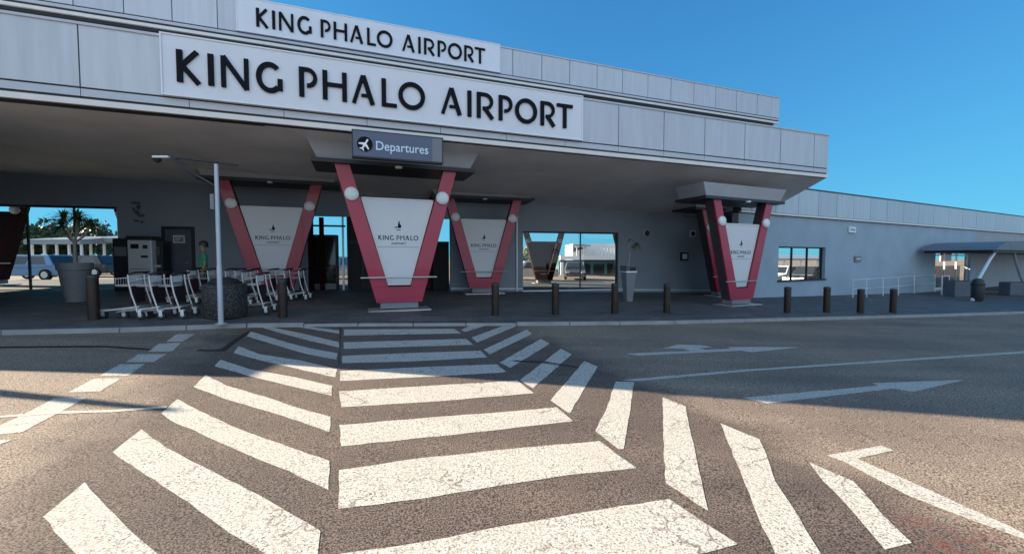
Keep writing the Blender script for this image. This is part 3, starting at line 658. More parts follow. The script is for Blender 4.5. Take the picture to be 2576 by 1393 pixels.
pl = [(0,-.95),(.12,-.8),(.13,-.2),(.85,.25),(.85,.48),(.14,.22),(.12,.7),(.38,.9),(.38,1.02),(0,.92),(-.38,1.02),(-.38,.9),(-.12,.7),(-.14,.22),(-.85,.48),(-.85,.25),(-.13,-.2),(-.12,-.8)]
ang = R(150); pp = [(ic[0]+.15*(x*math.cos(ang)-z*math.sin(ang)), ic[1]+.15*(x*math.sin(ang)+z*math.cos(ang))) for x, z in pl]
mb.prism(A, pp, DD+.014, DD+.019, 1)
mb.build('plane_symbol', [M['black'], M['white']], TD, world=True)
def text_mesh(name, body, fr, s0, z0, width, height, d, m, parent):
    cu = bpy.data.curves.new(name, 'FONT'); cu.body = body; cu.extrude = .01; cu.resolution_u = 4; cu.offset = .006
    ob = bpy.data.objects.new(name, cu); COL.objects.link(ob)
    me = bpy.data.meshes.new_from_object(ob.evaluated_get(bpy.context.evaluated_depsgraph_get()))
    bpy.data.objects.remove(ob); xs_ = [v.co.x for v in me.vertices]; ys_ = [v.co.y for v in me.vertices]
    x0, x1, y1 = min(xs_), max(xs_), max(ys_); y0 = 0
    inv = Matrix.Translation(parent.location).inverted()
    for v in me.vertices:
        s = s0 + (v.co.x-x0)/(x1-x0)*width; z = z0 + (v.co.y-y0)/(y1-y0)*height
        v.co = inv @ fr.p(s, d + (v.co.z+.01)*.4, z)
    me.materials.clear(); me.materials.append(m); me.name = name
    o = bpy.data.objects.new(name, me); COL.objects.link(o); o.parent = parent
    return o
ta, tb = A.hit(946, 372, DD)[0], A.hit(1077, 385, DD)[0]
text_mesh('lettering', 'Departures', A, ta, A.hit(1000, 382, DD)[1], tb-ta, .205, DD+.012, mat('pale_blue_lettering', (0.62, 0.80, 0.98), .4), TD)
# ------------------------------------------------------------------ V columns
def make_vcol(label, redm, bannered=True):
    t = thing('v_column', label, 'column', (0,0,0), 0, 'V-shaped columns of the terminal')
    zt, zb = 4.02-.15, .385-.15
    def hw_o(z): return lerp(.605, 1.59, (z-zb)/(zt-zb))
    def hw_i(z): return lerp(.31, .985, (z-.70)/(3.04-.70))
    mb = MB(); fr = L0
    fr_poly = [(-hw_o(zb), zb), (hw_o(zb), zb), (hw_o(zt), zt), (hw_i(zt), zt), (hw_i(.66), .66), (-hw_i(.66), .66), (-hw_i(zt), zt), (-hw_o(zt), zt)]
    # three convex pieces
    for sx in (-1, 1):
        P_ = [(sx*hw_i(.66), .66), (sx*hw_o(.66), .66), (sx*hw_o(zt), zt), (sx*hw_i(zt), zt)]
        if sx < 0: P_ = P_[::-1]
        mb.prism(fr, P_, .14, .20, 0)
        if sx > 0: Q = [(hw_i(.66)+.03, .66), (hw_o(.66)-.02, .66), (hw_o(zt)-.02, zt), (hw_i(zt)+.03, zt)]
        else: Q = [(-hw_i(zt)-.03, zt), (-hw_o(zt)+.02, zt), (-hw_o(.66)+.02, .66), (-hw_i(.66)-.03, .66)]
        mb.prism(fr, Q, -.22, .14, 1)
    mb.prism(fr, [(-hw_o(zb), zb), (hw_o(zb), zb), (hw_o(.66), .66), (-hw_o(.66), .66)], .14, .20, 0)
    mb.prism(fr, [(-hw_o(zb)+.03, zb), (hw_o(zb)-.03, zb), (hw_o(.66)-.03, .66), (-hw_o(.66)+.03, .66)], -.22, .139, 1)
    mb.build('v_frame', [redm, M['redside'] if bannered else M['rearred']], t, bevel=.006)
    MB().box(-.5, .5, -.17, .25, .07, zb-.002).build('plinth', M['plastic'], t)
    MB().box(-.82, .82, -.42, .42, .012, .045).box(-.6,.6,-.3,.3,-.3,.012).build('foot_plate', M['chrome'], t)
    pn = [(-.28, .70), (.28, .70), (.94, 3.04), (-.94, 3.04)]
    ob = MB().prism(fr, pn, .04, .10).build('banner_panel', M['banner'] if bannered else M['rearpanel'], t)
    if bannered:
        e = MB(); stroke(e, fr, [pn[0], pn[3]], .035, .10, .125); stroke(e, fr, [pn[1], pn[2]], .035, .10, .125); stroke(e, fr, [pn[3], pn[2]], .035, .10, .125)
        e.build('panel_edge', M['trim'], ob)
        tx_ = MB(); zc = 1.93; wtot = 1.06; k0, k1 = sc[0][1], sc[8][2]
        for ch, a, b in sc[:9]:
            aa, bb = -wtot/2+(a-k0)*wtot/(k1-k0), -wtot/2+(b-k0)*wtot/(k1-k0)
            for kk, (p_, w_) in enumerate(glyph(ch, aa, bb, zc, zc+.13, .022)): stroke(tx_, fr, p_, w_, .1, .103+.0005*kk)
        k0, k1 = sc[9][1], sc[-1][2]; wt = .40
        for ch, a, b in sc[9:]:
            aa, bb = -wt/2+(a-k0)*wt/(k1-k0), -wt/2+(b-k0)*wt/(k1-k0)
            for kk, (p_, w_) in enumerate(glyph(ch, aa, bb, zc-.12, zc-.06, .011)): stroke(tx_, fr, p_, w_, .1, .103+.0005*kk)
        # crest: a pointed flame on a short bar
        tx_.prism(fr, [(-.03, 2.26), (.06, 2.26), (.075, 2.33), (.03, 2.38), (.035, 2.47), (-.01, 2.40), (-.015, 2.33)], .1, .103)
        tx_.prism(fr, [(-.12, 2.27), (-.05, 2.26), (-.03, 2.30), (-.06, 2.30)], .1, .103)
        tx_.prism(fr, [(-.06, 2.20), (.06, 2.20), (.05, 2.22), (-.05, 2.22)], .1, .103)
        tx_.build('panel_lettering', M['black'], ob)
        MB().prism(fr, [(-.56, 1.735), (.56, 1.735), (.565, 1.755), (-.565, 1.755)], .1, .103).build('panel_rule', M['bfade'], ob)
    rl = MB().tube([(-1.0, -.30, .92), (1.0, -.30, .92)], .02, 8)
    for sx in (-1, 1): rl.tube([(sx*.55, -.30, .92), (sx*.5, -.19, .92)], .014, 6)
    rl.build('guard_rail', M['chrome'], t, smooth=True)
    for sx in (-1, 1):
        zc = 3.26-.15; cx = sx*1.185
        lm = MB().lathe([(.178, .19), (.178, .25), (.168, .268), (.15, .275)], 28, (cx, 0, zc), 0, 'y')
        lm.lathe([(.148, .274), (.138, .292), (.10, .308), (.05, .316), (.005, .318)], 28, (cx, 0, zc), 1, 'y')
        lm.build('round_lamp', [M['pale'], M['lampglass']], t, smooth=True)
    cp = MB(); cp.box(-2.12, 2.12, -.32, 1.1, zt, zt+.10, 1)
    a, b, y0, y1 = 1.98, 2.22, -.22, 1.0; z0, z1 = zt+.10, zt+.56
    cp.hexa([(-a,y0,z0),(a,y0,z0),(a,y1,z0),(-a,y1,z0),(-b,y0-.08,z1),(b,y0-.08,z1),(b,y1,z1),(-b,y1,z1)], 0)
    cp.build('capital', [M['capital'], M['dark']], t)
    dl = MB().lathe([(.09, zt-.05), (.09, zt-.001)], 16, (0, -.35, 0)); dl.build('downlight', M['pale'], t)
    return t
c0 = make_vcol('nearest red V column, below the Departures sign, with a lettered white panel', M['red'])
Yc = 11.6; xc = (1003-CX)/F*Yc; c0.location = (xc, Yc, gz(xc)+.13); c0.rotation_euler = (0, 0, R(20.2))
def colat(px, Y, ang, label, sc_=1.0, src=None):
    x = (px-CX)/F*Y
    return dup(src or c0, (x, Y, gz(x)+.15), R(ang), label, sc_)
colat(690, 14.6, 19, 'left red V column standing behind the luggage trolleys', 1.0)
colat(1216, 17.35, 16, 'red V column of the back row just right of the nearest one', 1.0)
colat(1857, 15.2, 24, 'front red V column at the right end of the canopy', .96)
colat(1822, 19.3, 22, 'red V column half hidden behind the one at the right canopy end', 1.0)
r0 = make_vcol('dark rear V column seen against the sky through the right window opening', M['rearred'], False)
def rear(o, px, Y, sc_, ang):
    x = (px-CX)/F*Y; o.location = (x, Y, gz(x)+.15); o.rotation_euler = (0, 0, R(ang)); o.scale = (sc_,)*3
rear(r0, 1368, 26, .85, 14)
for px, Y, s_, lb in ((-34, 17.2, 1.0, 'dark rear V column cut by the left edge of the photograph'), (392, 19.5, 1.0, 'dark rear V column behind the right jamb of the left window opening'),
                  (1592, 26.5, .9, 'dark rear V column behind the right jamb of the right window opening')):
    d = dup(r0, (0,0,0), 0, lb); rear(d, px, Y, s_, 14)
# ------------------------------------------------------------------ wing building on the right
TW = thing('wing_building', 'low blue-grey wing of the terminal with a panelled parapet at right', 'building', (18, 24, 0))
wOff = -Vector(TW.location)
sN0 = -1.6; sN1 = N.hit(2455, 650)[0]; sNX = N.hit(2700, 560)[0]
zb0, zb1 = N.hit(1946, 543)[1], N.hit(2499, 582)[1]; zt0, zt1 = N.hit(2022, 485)[1], N.hit(2576, 539)[1]
zbm, ztm = (zb0+zb1)/2, (zt0+zt1)/2
wh = wrect(N, 1958, 2076, 621, 703)
eh = wrect(N, 2352, 2440, 622, 740); eh = (eh[0], eh[1], gz(22)+.16, eh[3])
wb = MB(); wall_holes(wb, N, sN0, sN1, lambda s: -1.2, lambda s: zbm, [wh, eh], -.3, 0)
wb.build('wing_wall', M['wing'], TW, world=True)
wb = MB(); wb.fb(N, sN1, sNX+12, -.3, 0, -1.2, zbm); wb.build('end_wall', M['capital'], TW, world=True)
wb = MB(); wb.fb(N, sN0, sNX+12, -4, -.3, zbm+.1, ztm-.1); wb.build('flat_roof', M['wall'], TW, world=True)
jn = joints(N, (2002,2052,2098,2140,2183,2225,2267,2305,2343,2381,2416,2451), 540, sN0, sNX+12, 1.75)
strip(N, jn, zbm+.12, ztm-.06, .02, .12, .014).build('parapet_panels', PANEL, TW, world=True)
x = MB().fb(N, sN0, sNX+12, -.28, .08, zbm, ztm-.05, 0); x.fb(N, sN0, sNX+12, -.3, .15, ztm-.05, ztm, 1)
x.fb(N, sN0, sNX+12, .02, .14, zbm+.015, zbm+.10, 2)
x.build('parapet_trim', [M['groove'], M['dark'], M['trim']], TW, world=True)
w = MB()
for k in range(4):
    c = lerp(wh[0]+.03, wh[1]-.03, k/3); w.fb(N, c-.03, c+.03, -.22, -.14, wh[2], wh[3])
w.fb(N, wh[0], wh[1], -.23, -.13, wh[3]-.06, wh[3]); w.fb(N, wh[0]-.05, wh[1]+.05, -.2, .06, wh[2]-.07, wh[2])
wf = w.build('window_frame', M['dark'], TW, world=True)
MB().fb(N, wh[0], wh[1], -.185, -.175, wh[2], wh[3]-.06).build('glass_pane', GLASS, wf).location = wOff
def wallbox(px, py, wpx, hpx, name, label, cat, mats, fr=N, d=0.0, deep=.08):
    a = wrect(fr, px-wpx/2, px+wpx/2, py-hpx/2, py+hpx/2)
    P = fr.p((a[0]+a[1])/2, d, a[2]); t = thing(name, label, cat, P)
    mb = MB().fb(fr, a[0], a[1], d+.002, d+deep, a[2], a[3], 0); mb.build('casing', mats[0], t, world=True, bevel=.008)
    e = (a[1]-a[0])*.2; MB().fb(fr, a[0]+e, a[1]-e, d+deep, d+deep+.012, a[2]+e, a[3]-e, 0).build('face', mats[1], t, world=True)
    return t
wallbox(2141, 578, 17, 15, 'wall_vent', 'small square vent high on the blue-grey wing wall', 'vent', (M['pale'], M['door']))
wallbox(2155, 651, 15, 14, 'fire_call_sign', 'small white square sign on the wing wall beyond the window', 'sign', (M['plastic'], M['whitepl']))
wallbox(1720, 645, 19, 21, 'hose_reel_sign', 'small dark square sign with a white centre left of the right-hand V column', 'sign', (M['dark'], M['whitepl']), WL)
wallbox(1741, 588, 14, 17, 'wall_light', 'small wall light high beside the right-hand V column', 'light', (M['pale'], M['dark']), WL)
a = WL.hit(1626, 587); P = WL.p(a[0], 0, a[1]); t = thing('bulkhead_lamp', 'round dark bulkhead lamp high on the wall right of the window opening', 'light', P, WL.a)
MB().lathe([(.17, .002), (.17, .06), (.15, .08)], 20, axis='y').build('lamp_ring', M['pale'], t, smooth=True)
MB().lathe([(.145, .079), (.12, .12), (.06, .15), (.01, .155)], 20, axis='y').build('lamp_dome', M['dark'], t, smooth=True)
# entrance glazing of the wing
x = MB()
for k in range(4):
    c = lerp(eh[0]+.03, eh[1]-.03, k/3); x.fb(N, c-.03, c+.03, -.2, -.12, eh[2], eh[3])
x.fb(N, eh[0], eh[1], -.2, -.12, eh[2]+2.2, eh[2]+2.28); x.fb(N, eh[0], eh[1], -.2, -.12, eh[2], eh[2]+.12)
ef = x.build('entrance_frame', M['pale'], TW, world=True)
MB().fb(N, eh[0], eh[1], -.6, -.5, eh[2], N.hit(2396, 668, -.5)[1]).build('entrance_counter', M['door'], TW, world=True)
MB().fb(N, eh[0], eh[1], -.165, -.155, eh[2], eh[3]).build('glass_pane', GLASS, ef).location = wOff
# curved entrance canopy
cL, cR = N.hit(2318, 600)[0], N.hit(2318, 600)[0]+22
zc0 = N.hit(2318, 618, 3.0)[1]
TC = thing('entrance_canopy', 'curved blue-grey entrance canopy on slanted pale struts at far right', 'canopy', (24, 22, 0))
cs = N.hit(2318, 605, .3)[0]
prof = [(0, 0), (.35, .38), (1.0, .62), (1.9, .75), (3.0, .8)]
zz = N.hit(2400, 626, 3.4)[1]
cm = MB()
ends = [(cs, .0), (cs+.4, .22), (cs+1.2, .40), (cs+2.4, .50), (cs+4.2, .56), (cs+20, .62)]
for (sa, ha), (sb_, hb_) in zip(ends, ends[1:]):
    cm.fb(N, sa, sb_, .3, 3.4, zz, zz+max(.02, ha), 0, z1b=zz+hb_)
cm.build('canopy_shell', M['canopy'], TC, world=True, bevel=.03)
x = MB().fb(N, cs+.25, cs+20, .35, 3.2, zz-.14, zz-.002); x.build('canopy_underside', M['dark'], TC, world=True)
def strut(p1, p2, off, r, m, nm='strut'):
    b = G(p1[0], p1[1], .15); d = N.hit(p2[0], p2[1], 3.0); e = N.p(d[0], 3.0, d[1])
    mid = b.lerp(e, .35) + Vector((-.18, 0, .1))
    return MB().tube([b, b.lerp(mid, .5)+Vector((-.05,0,.03)), mid, mid.lerp(e, .6)+Vector((-.05,0,.02)), e], r, 8).build(nm, m, TC, world=True, smooth=True)
strut((2446, 757), (2512, 622), 0, .07, M['pale'])
strut((2590, 742), (2548, 622), 0, .07, M['plastic'])
# hand rail of the ramp
HR = thing('ramp_handrail', 'pale metal ramp handrail along the wing wall', 'railing', G(2270, 745, .15))
x = MB(); tops = []; 
for px, by, ty_ in ((2145, 752, 704), (2180, 750, 702), (2221, 747, 699.5), (2260, 745, 697), (2300, 741, 694), (2352, 737, 691)):
    b = G(px, by-3, .15); tp = AT(px, ty_, b.y); tops.append((b, tp)); 
    MB().tube([b, tp], .022, 8).build('post', M['pale'], HR, world=True, smooth=True)
x.tube([t_ for b, t_ in tops], .025, 8); x.build('top_rail', M['pale'], HR, world=True, smooth=True)
x = MB().tube([b.lerp(t_, .5) for b, t_ in tops], .018, 8); x.build('mid_rail', M['pale'], HR, world=True, smooth=True)
# ------------------------------------------------------------------ bollards
def make_bollard(label):
    t = thing('bollard', label, 'bollard', (0,0,0), 0, 'dark bollards along the kerb')
    MB().lathe([(.098, -.05), (.098, .74), (.094, .76)], 20).build('post', M['bollard'], t, smooth=True)
    MB().lathe([(.104, .76), (.104, .80), (.094, .825), (.05, .84)], 20).build('cap', M['dark'], t, smooth=True)
    return t
bl = [(237, 806, 690, 'bollard between the big grey palm pot and the luggage trolleys'), (712, 800, 700, 'bollard in front of the far trolleys, left of the nearest V column'),
      (1246, 795, 711, 'first bollard right of the nearest V column'), (1397, 793, 712, 'second bollard right of the nearest V column'),
      (1546, 791, 712, 'bollard just left of the slim pot with a drooping plant'), (1677, 789, 713, 'bollard left of the right-hand V column'),
      (1980, 789, 721, 'bollard right of the right-hand V column, under the wing window'), (2079, 788, 721, 'second bollard right of the right-hand V column'),
      (2164, 788, 726, 'third bollard right of the right-hand V column'), (2246, 787, 726, 'rightmost bollard of the row')]
b0 = None
for px, by, ty_, lb in bl:
    b = G(px, by-3, .15); h = AT(px, ty_, b.y).z - b.z
    if b0 is None: b0 = make_bollard(lb); o = b0; o.location = b
    else: o = dup(b0, b, random.uniform(0, 6), lb)
    o.scale = (1, 1, h/.84)
# ------------------------------------------------------------------ lamp post
b = G(556, 815, .11); TL = thing('lamp_post', 'slim pale lamp post with a dark side arm, at the kerb left of the crossing', 'lamp post', b, 0)
top = AT(541, 413, b.y).z - b.z
MB().lathe([(.11, 0), (.11, .02), (.052, .03), (.050, 1.2), (.043, 1.25), (.040, top)], 16).build('pole', M['trim2'], TL, smooth=True)
hx = AT(400, 396, b.y); hd = hx - b
MB().tube([(.45, 0, top-.02), (0, 0, top+.04), (hd.x+.25, 0, hd.z)], .022, 8).build('arm', M['dark'], TL, smooth=True)
br_ = AT(495, 441, b.y) - b
MB().tube([(hd.x+.28, 0, hd.z-.01), (br_.x, 0, br_.z), (-.03, 0, br_.z-.22)], .028, 8).build('brace', M['dark'], TL, smooth=True)
x = MB().box(hd.x-.12, hd.x+.22, -.05, .05, hd.z-.02, hd.z+.03); x.build('lamp_head', M['pale'], TL, bevel=.02)
MB().lathe([(.02, hd.z-.11), (.07, hd.z-.07), (.085, hd.z-.031)], 14, (hd.x-.04, 0, 0)).build('lamp_lens', M['dark'], TL, smooth=True)
zc = AT(545, 508, b.y).z - b.z
MB().box(-.12, -.045, -.05, .05, zc-.16, zc+.16).build('junction_box', M['plastic'], TL, bevel=.008)
# ------------------------------------------------------------------ luggage trolleys
def make_trolley(label):
    t = thing('luggage_trolley', label, 'trolley', (0,0,0), 0, 'luggage trolleys parked in front of the terminal')
    x = MB()                                            # front points to -x, width along y
    for sy in (-.27, .27):
        x.tube([(-.72, sy*.5, .16), (-.4, sy*.8, .20), (.0, sy, .24), (.12, sy, .26)], .015, 8)
        x.tube([(.11, sy, .12), (.09, sy, .26), (.01, sy, .55), (-.03, sy, .80), (-.035, sy, .95)], .019, 8)
    x.tube([(-.72, -.13, .16), (-.75, 0, .16), (-.72, .13, .16)], .015, 8)
    x.tube([(.12, -.27, .26), (.12, .27, .26)], .018, 8)
    x.build('frame', M['chrome'], t, smooth=True)
    x = MB()
    for k in range(7): x.tube([(-.66+.12*k, -.14-.018*k, .185+.01*k), (-.66+.12*k, .14+.018*k, .185+.01*k)], .007, 6)
    for k in (-.1, 0, .1): x.tube([(-.70, k, .18), (.1, k*1.6, .25)], .006, 6)
    x.build('deck', M['chrome'], t, smooth=True)
    x = MB().tube([(-.05, -.27, .95), (.05, -.27, .985), (.07, -.24, .99), (.07, .24, .99), (.05, .27, .985), (-.05, .27, .95)], .022, 8)
    x.build('handle', M['rubber'], t, smooth=True)
    MB().box(-.075, -.055, -.22, .22, .78, .92).build('advert_board', M['white'], t, bevel=.01)
    MB().box(-.03, -.015, -.245, .245, .33, .70).build('back_board', M['purple'], t)
    x = MB()
    for z in (.74, .88): x.tube([(-.07, -.24, z), (-.30, -.22, z-.02), (-.30, .22, z-.02), (-.07, .24, z)], .007, 6)
    for k in range(6):
        y = -.2+.08*k; x.tube([(-.30, y, .88), (-.30, y, .70), (-.06, y, .70)], .005, 5)
    x.build('basket', M['chrome'], t, smooth=True)
    for wx, wy in ((.16, -.27), (.16, .27), (-.66, 0)):
        w = MB(); r = .085
        w.v += []; n = 18
        prof = [(r*.46, -.022), (r, -.02), (r, .02), (r*.46, .022)]
        w.lathe(prof, n, (wx, wy, r), 0, 'y')
        ob = w.build('wheel', M['rubber'], t, smooth=True)
        MB().lathe([(r*.45, -.026), (r*.45, .026)], 14, (wx, wy, r), 0, 'y').build('hub', M['chrome'], ob, smooth=True)
        x = MB()
        for s_ in (-.03, .03): x.box(wx-.03, wx+.03, wy+s_-.004, wy+s_+.004, .085, .187)
        x.box(wx-.035, wx+.035, wy-.034, wy+.034, .186, .20)
        x.build('caster_fork', M['pale'], ob)
    return t
tl = [(352, 801, 13, 'trolley at the left end of the near row, beside the dark bollard'), (403, 801, 13, 'middle trolley of the near row of three'), (456, 800, 13, 'trolley of the near row nearest the pebble bin'),
      (663, 790, 10, 'single trolley standing nearest the kerb right of the lamp post'),
      (607, 762, 12, 'far-row trolley second right of the lamp post'), (644, 760, 12, 'far-row trolley below the left arm of the V column'),
      (690, 759, 12, 'far-row trolley below the middle of the V column banner'), (726, 757, 12, 'far-row trolley second from the right'), (762, 757, 12, 'far-row trolley at the right end, right of the V column')]
tl += [(492, 765, 12, 'far-row trolley half hidden behind the left side of the pebble bin'), (540, 764, 12, 'far-row trolley directly behind the pebble bin'),
       (583, 764, 12, 'far-row trolley just right of the pebble bin'), (625, 772, 12, 'trolley of the far row standing slightly forward below the V column')]
t0 = None
for px, by, an, lb in tl:
    b = G(px, by-2, .15)
    if t0 is None: t0 = make_trolley(lb); t0.location = b; t0.rotation_euler = (0, 0, R(an))
    else: dup(t0, b, R(an), lb)
# ------------------------------------------------------------------ pebble bin, machines
b = G(536, 803, .15); b.y += .4
t = thing('pebble_bin', 'round dark litter bin of exposed pebble concrete behind the lamp post', 'bin', b)
MB().lathe([(.40, 0), (.43, .04), (.44, .70), (.42, .74), (.36, .76)], 36).build('drum', PEBBLE, t, smooth=True)
MB().lathe([(.30, .75), (.31, .80), (.26, .86), (.1, .90)], 28).build('lid', M['dark'], t, smooth=True)
a = WL.hit(356, 640, .9); P = WL.p(a[0], .7, 0); P.z = gz(P.x)+.15
t = thing('pay_station', 'tall white ticket machine standing against the wall left of the service door', 'machine', P, WL.a)
hgt = WL.hit(356, 604, .9)[1]-P.z
x = MB().box(-.36, .36, -.3, .3, 0, hgt, 0); x.build('cabinet', M['pale'], t, bevel=.02)
x = MB().box(-.38, .38, -.34, .3, hgt, hgt+.14, 0); x.build('hood', M['dark'], t, bevel=.015)
MB().box(-.26, -.02, -.315, -.301, hgt-.30, hgt-.14).build('screen', M['cglass'], t)
MB().box(.10, .24, -.315, -.301, hgt-.30, hgt-.17).build('card_slot', M['dark'], t)
MB().box(.04, .24, -.32, -.301, hgt-.62, hgt-.54).build('note_slot', M['dark'], t)
MB().box(-.3, .3, -.31, -.301, hgt-1.02, hgt-1.0).box(-.25, .2, -.31, -.301, hgt-1.36, hgt-1.30).build('tray', M['plastic'], t)
a = WL.hit(398, 640, .6); P = WL.p(a[0], .45, 0); P.z = gz(P.x)+.15; hh = WL.hit(398, 606, .6)[1]-P.z
t = thing('dark_machine', 'low dark snack machine squeezed between the white ticket machine and the door', 'machine', P, WL.a)
MB().box(-.2, .2, -.28, .28, 0, hh).build('cabinet', M['dark'], t, bevel=.02); MB().box(-.13, .13, -.295, -.281, hh-.55, hh-.2).build('window', M['cglass'], t); MB().box(-.14, .14, -.30, -.281, hh-.95, hh-.87).build('tray', M['chrome'], t)
a = WL.hit(310, 640, .6); P = WL.p(a[0], .45, 0); P.z = gz(P.x)+.15; hh = WL.hit(310, 600, .6)[1]-P.z
t = thing('drinks_machine', 'dark machine with a small lit-looking white panel right of the left window opening', 'machine', P, WL.a)
MB().box(-.24, .24, -.28, .28, 0, hh).build('cabinet', M['dark'], t, bevel=.02); MB().box(-.18, .18, -.295, -.281, hh-.62, hh-.3).build('panel', M['plastic'], t)
MB().box(-.18, .18, -.30, -.281, hh-1.2, hh-1.1).build('tray', M['rubber'], t)
# glass information case in the doorway
a = WL.hit(810, 640, -.2); P = WL.p(a[0], -.6, 0); P.z = gz(P.x)+.15
t = thing('display_case', 'dark glass display case standing in the doorway left of the nearest V column', 'display', P, WL.a)
zz1 = WL.hit(810, 590, -.3)[1]-P.z
hw = (WL.hit(845, 640, -.3)[0]-WL.hit(777, 640, -.3)[0])/2
x = MB().box(-hw, hw, -.2, .2, .25, zz1-.08); x.build('glass_body', M['cglass'], t)
x = MB().box(-hw-.03, hw+.03, -.24, .24, zz1-.08, zz1)
for s_ in (-1, 1): x.box(s_*hw-.03, s_*hw+.03, -.24, .24, 0, zz1-.08)
for k in range(3): x.box(-hw+.03, hw-.03, -.215, -.2, .45+.22*k, .47+.22*k)
x.build('case_frame', M['dark'], t)
MB().box(-hw+.03, hw-.03, -.22, .22, 0, .25).build('plinth', M['plastic'], t)
# wall emblem: dark cut-metal figures
a = WL.hit(344, 535); P = WL.p(a[0], 0, a[1]); t = thing('wall_emblem', 'dark cut-metal emblem high on the wall above the ticket machine', 'emblem', P, WL.a)
x = MB(); random.seed(3)
for (cx, cz, w, h) in ((0, .36, .34, .10), (.08, .22, .12, .16), (.02, .02, .16, .14), (.14, -.1, .22, .10), (.0, -.3, .18, .10), (.16, -.34, .10, .09), (-.08, .12, .07, .12)):
    P_ = [(cx+w*.5*math.cos(2*PI*i/9)*random.uniform(.6, 1.1), cz+h*.6*math.sin(2*PI*i/9)*random.uniform(.6, 1.1)) for i in range(9)]
    x.prism(L0, P_, .004, .05)
x.build('cut_figures', M['door'], t)
# ------------------------------------------------------------------ plants
def sword_rosette(mb, c, n, L, w, droop=.6, m=0, up=.5):
    for i in range(n):
        az = random.uniform(0, 2*PI); el = random.uniform(-.35, 1.35)
        d = Vector((math.cos(az)*math.cos(el), math.sin(az)*math.cos(el), math.sin(el))); side = d.cross(Vector((0,0,1))).normalized()
        l = L*random.uniform(.7, 1.1); pts = []
        for k in range(4):
            u = k/3; p = c + d*l*u + Vector((0,0,-droop*l*u*u*random.uniform(.7,1)))
            pts.append((p, w*(1-u)**.6*(.7 if k == 0 else 1)))
        vs = []
        for p, ww in pts: vs += [p-side*ww/2, p+side*ww/2]
        b_ = len(mb.v); mb.v += vs
        for k in range(3): mb.f.append([b_+2*k, b_+2*k+1, b_+2*k+3, b_+2*k+2]); mb.m.append(m)
random.seed(11)
b = G(168, 761, .15); b.y += .25
t = thing('dragon_tree', 'branching palm-like dragon tree planted in the big grey pot at left', 'plant', (b.x, b.y, b.z))
topz = AT(176, 525, b.y).z - b.z; pot_h = AT(176, 661, b.y).z - b.z
tk = MB(); lf = MB(); z0 = pot_h-.12
fork = Vector((.02, 0, z0+(topz-z0)*.42))
tk.tube([(.02, 0, z0), (0, .01, z0+.25), fork], [.05, .04, .036], 8)
ends = [(-.36, .05, .72), (-.14, -.10, .84), (.03, .1, .88), (.22, -.05, .84), (.42, .08, .72)]
for ex, ey, ez in ends:
    e = Vector((ex, ey, z0+(topz-z0)*ez)); mid = fork.lerp(e, .5) + Vector((ex*.12, 0, -.05))
    tk.tube([fork, mid, e], [.03, .024, .02], 7); sword_rosette(lf, e, 62, .50, .042, .62)
tk.build('trunk', M['bark'], t, smooth=True); lf.build('foliage', M['leaf'], t)
P1 = thing('large_pot', 'large tapered grey plant pot at the left end of the pavement', 'plant pot', b)
MB().lathe([(.23, 0), (.33, pot_h-.22), (.335, pot_h-.20), (.365, pot_h-.19), (.375, pot_h), (.335, pot_h), (.325, pot_h-.10)], 40).build('pot_body', M['pot'], P1, smooth=True)
MB().lathe([(.32, pot_h-.12), (.32, pot_h-.095)], 24).build('soil', M['soil'], P1)
b = G(1584, 759, .15); b.y += .2
hp = AT(1584, 683, b.y).z - b.z; ht = AT(1584, 596, b.y).z - b.z
t = thing('slim_pot', 'slim tapered pale grey pot standing by the wall behind the bollards', 'plant pot', b, R(15))
MB().hexa([(-.12,-.12,0),(.12,-.12,0),(.12,.12,0),(-.12,.12,0),(-.21,-.21,hp),(.21,-.21,hp),(.21,.21,hp),(-.21,.21,hp)]).build('pot_body', M['plastic'], t, bevel=.012)
x = MB(); x.box(-.17, .17, -.172, -.165, .28, .30); 
MB().box(-.225, .225, -.225, .225, hp-.03, hp+.02).build('pot_rim', M['pale'], t, bevel=.008)
MB().box(-.22, -.18, -.22, .22, hp+.02, hp+.22).box(.18, .22, -.22, .22, hp+.02, hp+.22).box(-.18, .18, -.22, -.18, hp+.17, hp+.22).build('plant_guard', M['door'], t)
t = thing('drooping_plant', 'thin stemmed plant with a drooping dark leaf bunch in the slim pot', 'plant', b)
x = MB(); x.tube([(0,0,hp-.1), (.01,0,hp+.3), (.03, 0, hp+.62)], [.03, .022, .016], 7)
x.tube([(.03,0,hp+.55), (.12,0,hp+.95), (.26,0,hp+1.05)], .012, 6); x.tube([(.02,0,hp+.55), (.0,0,hp+.9), (.05,0,ht-hp+hp-.1)], .012, 6)
x.build('stem', M['bark'], t, smooth=True)
lf = MB()
sword_rosette(lf, Vector((.28, 0, hp+1.02)), 60, .34, .03, 1.3); sword_rosette(lf, Vector((.04, 0, ht-.12)), 22, .2, .028, .8); sword_rosette(lf, Vector((0, 0, hp+.05)), 20, .18, .03, .4)
lf.build('foliage', M['leaf'], t)
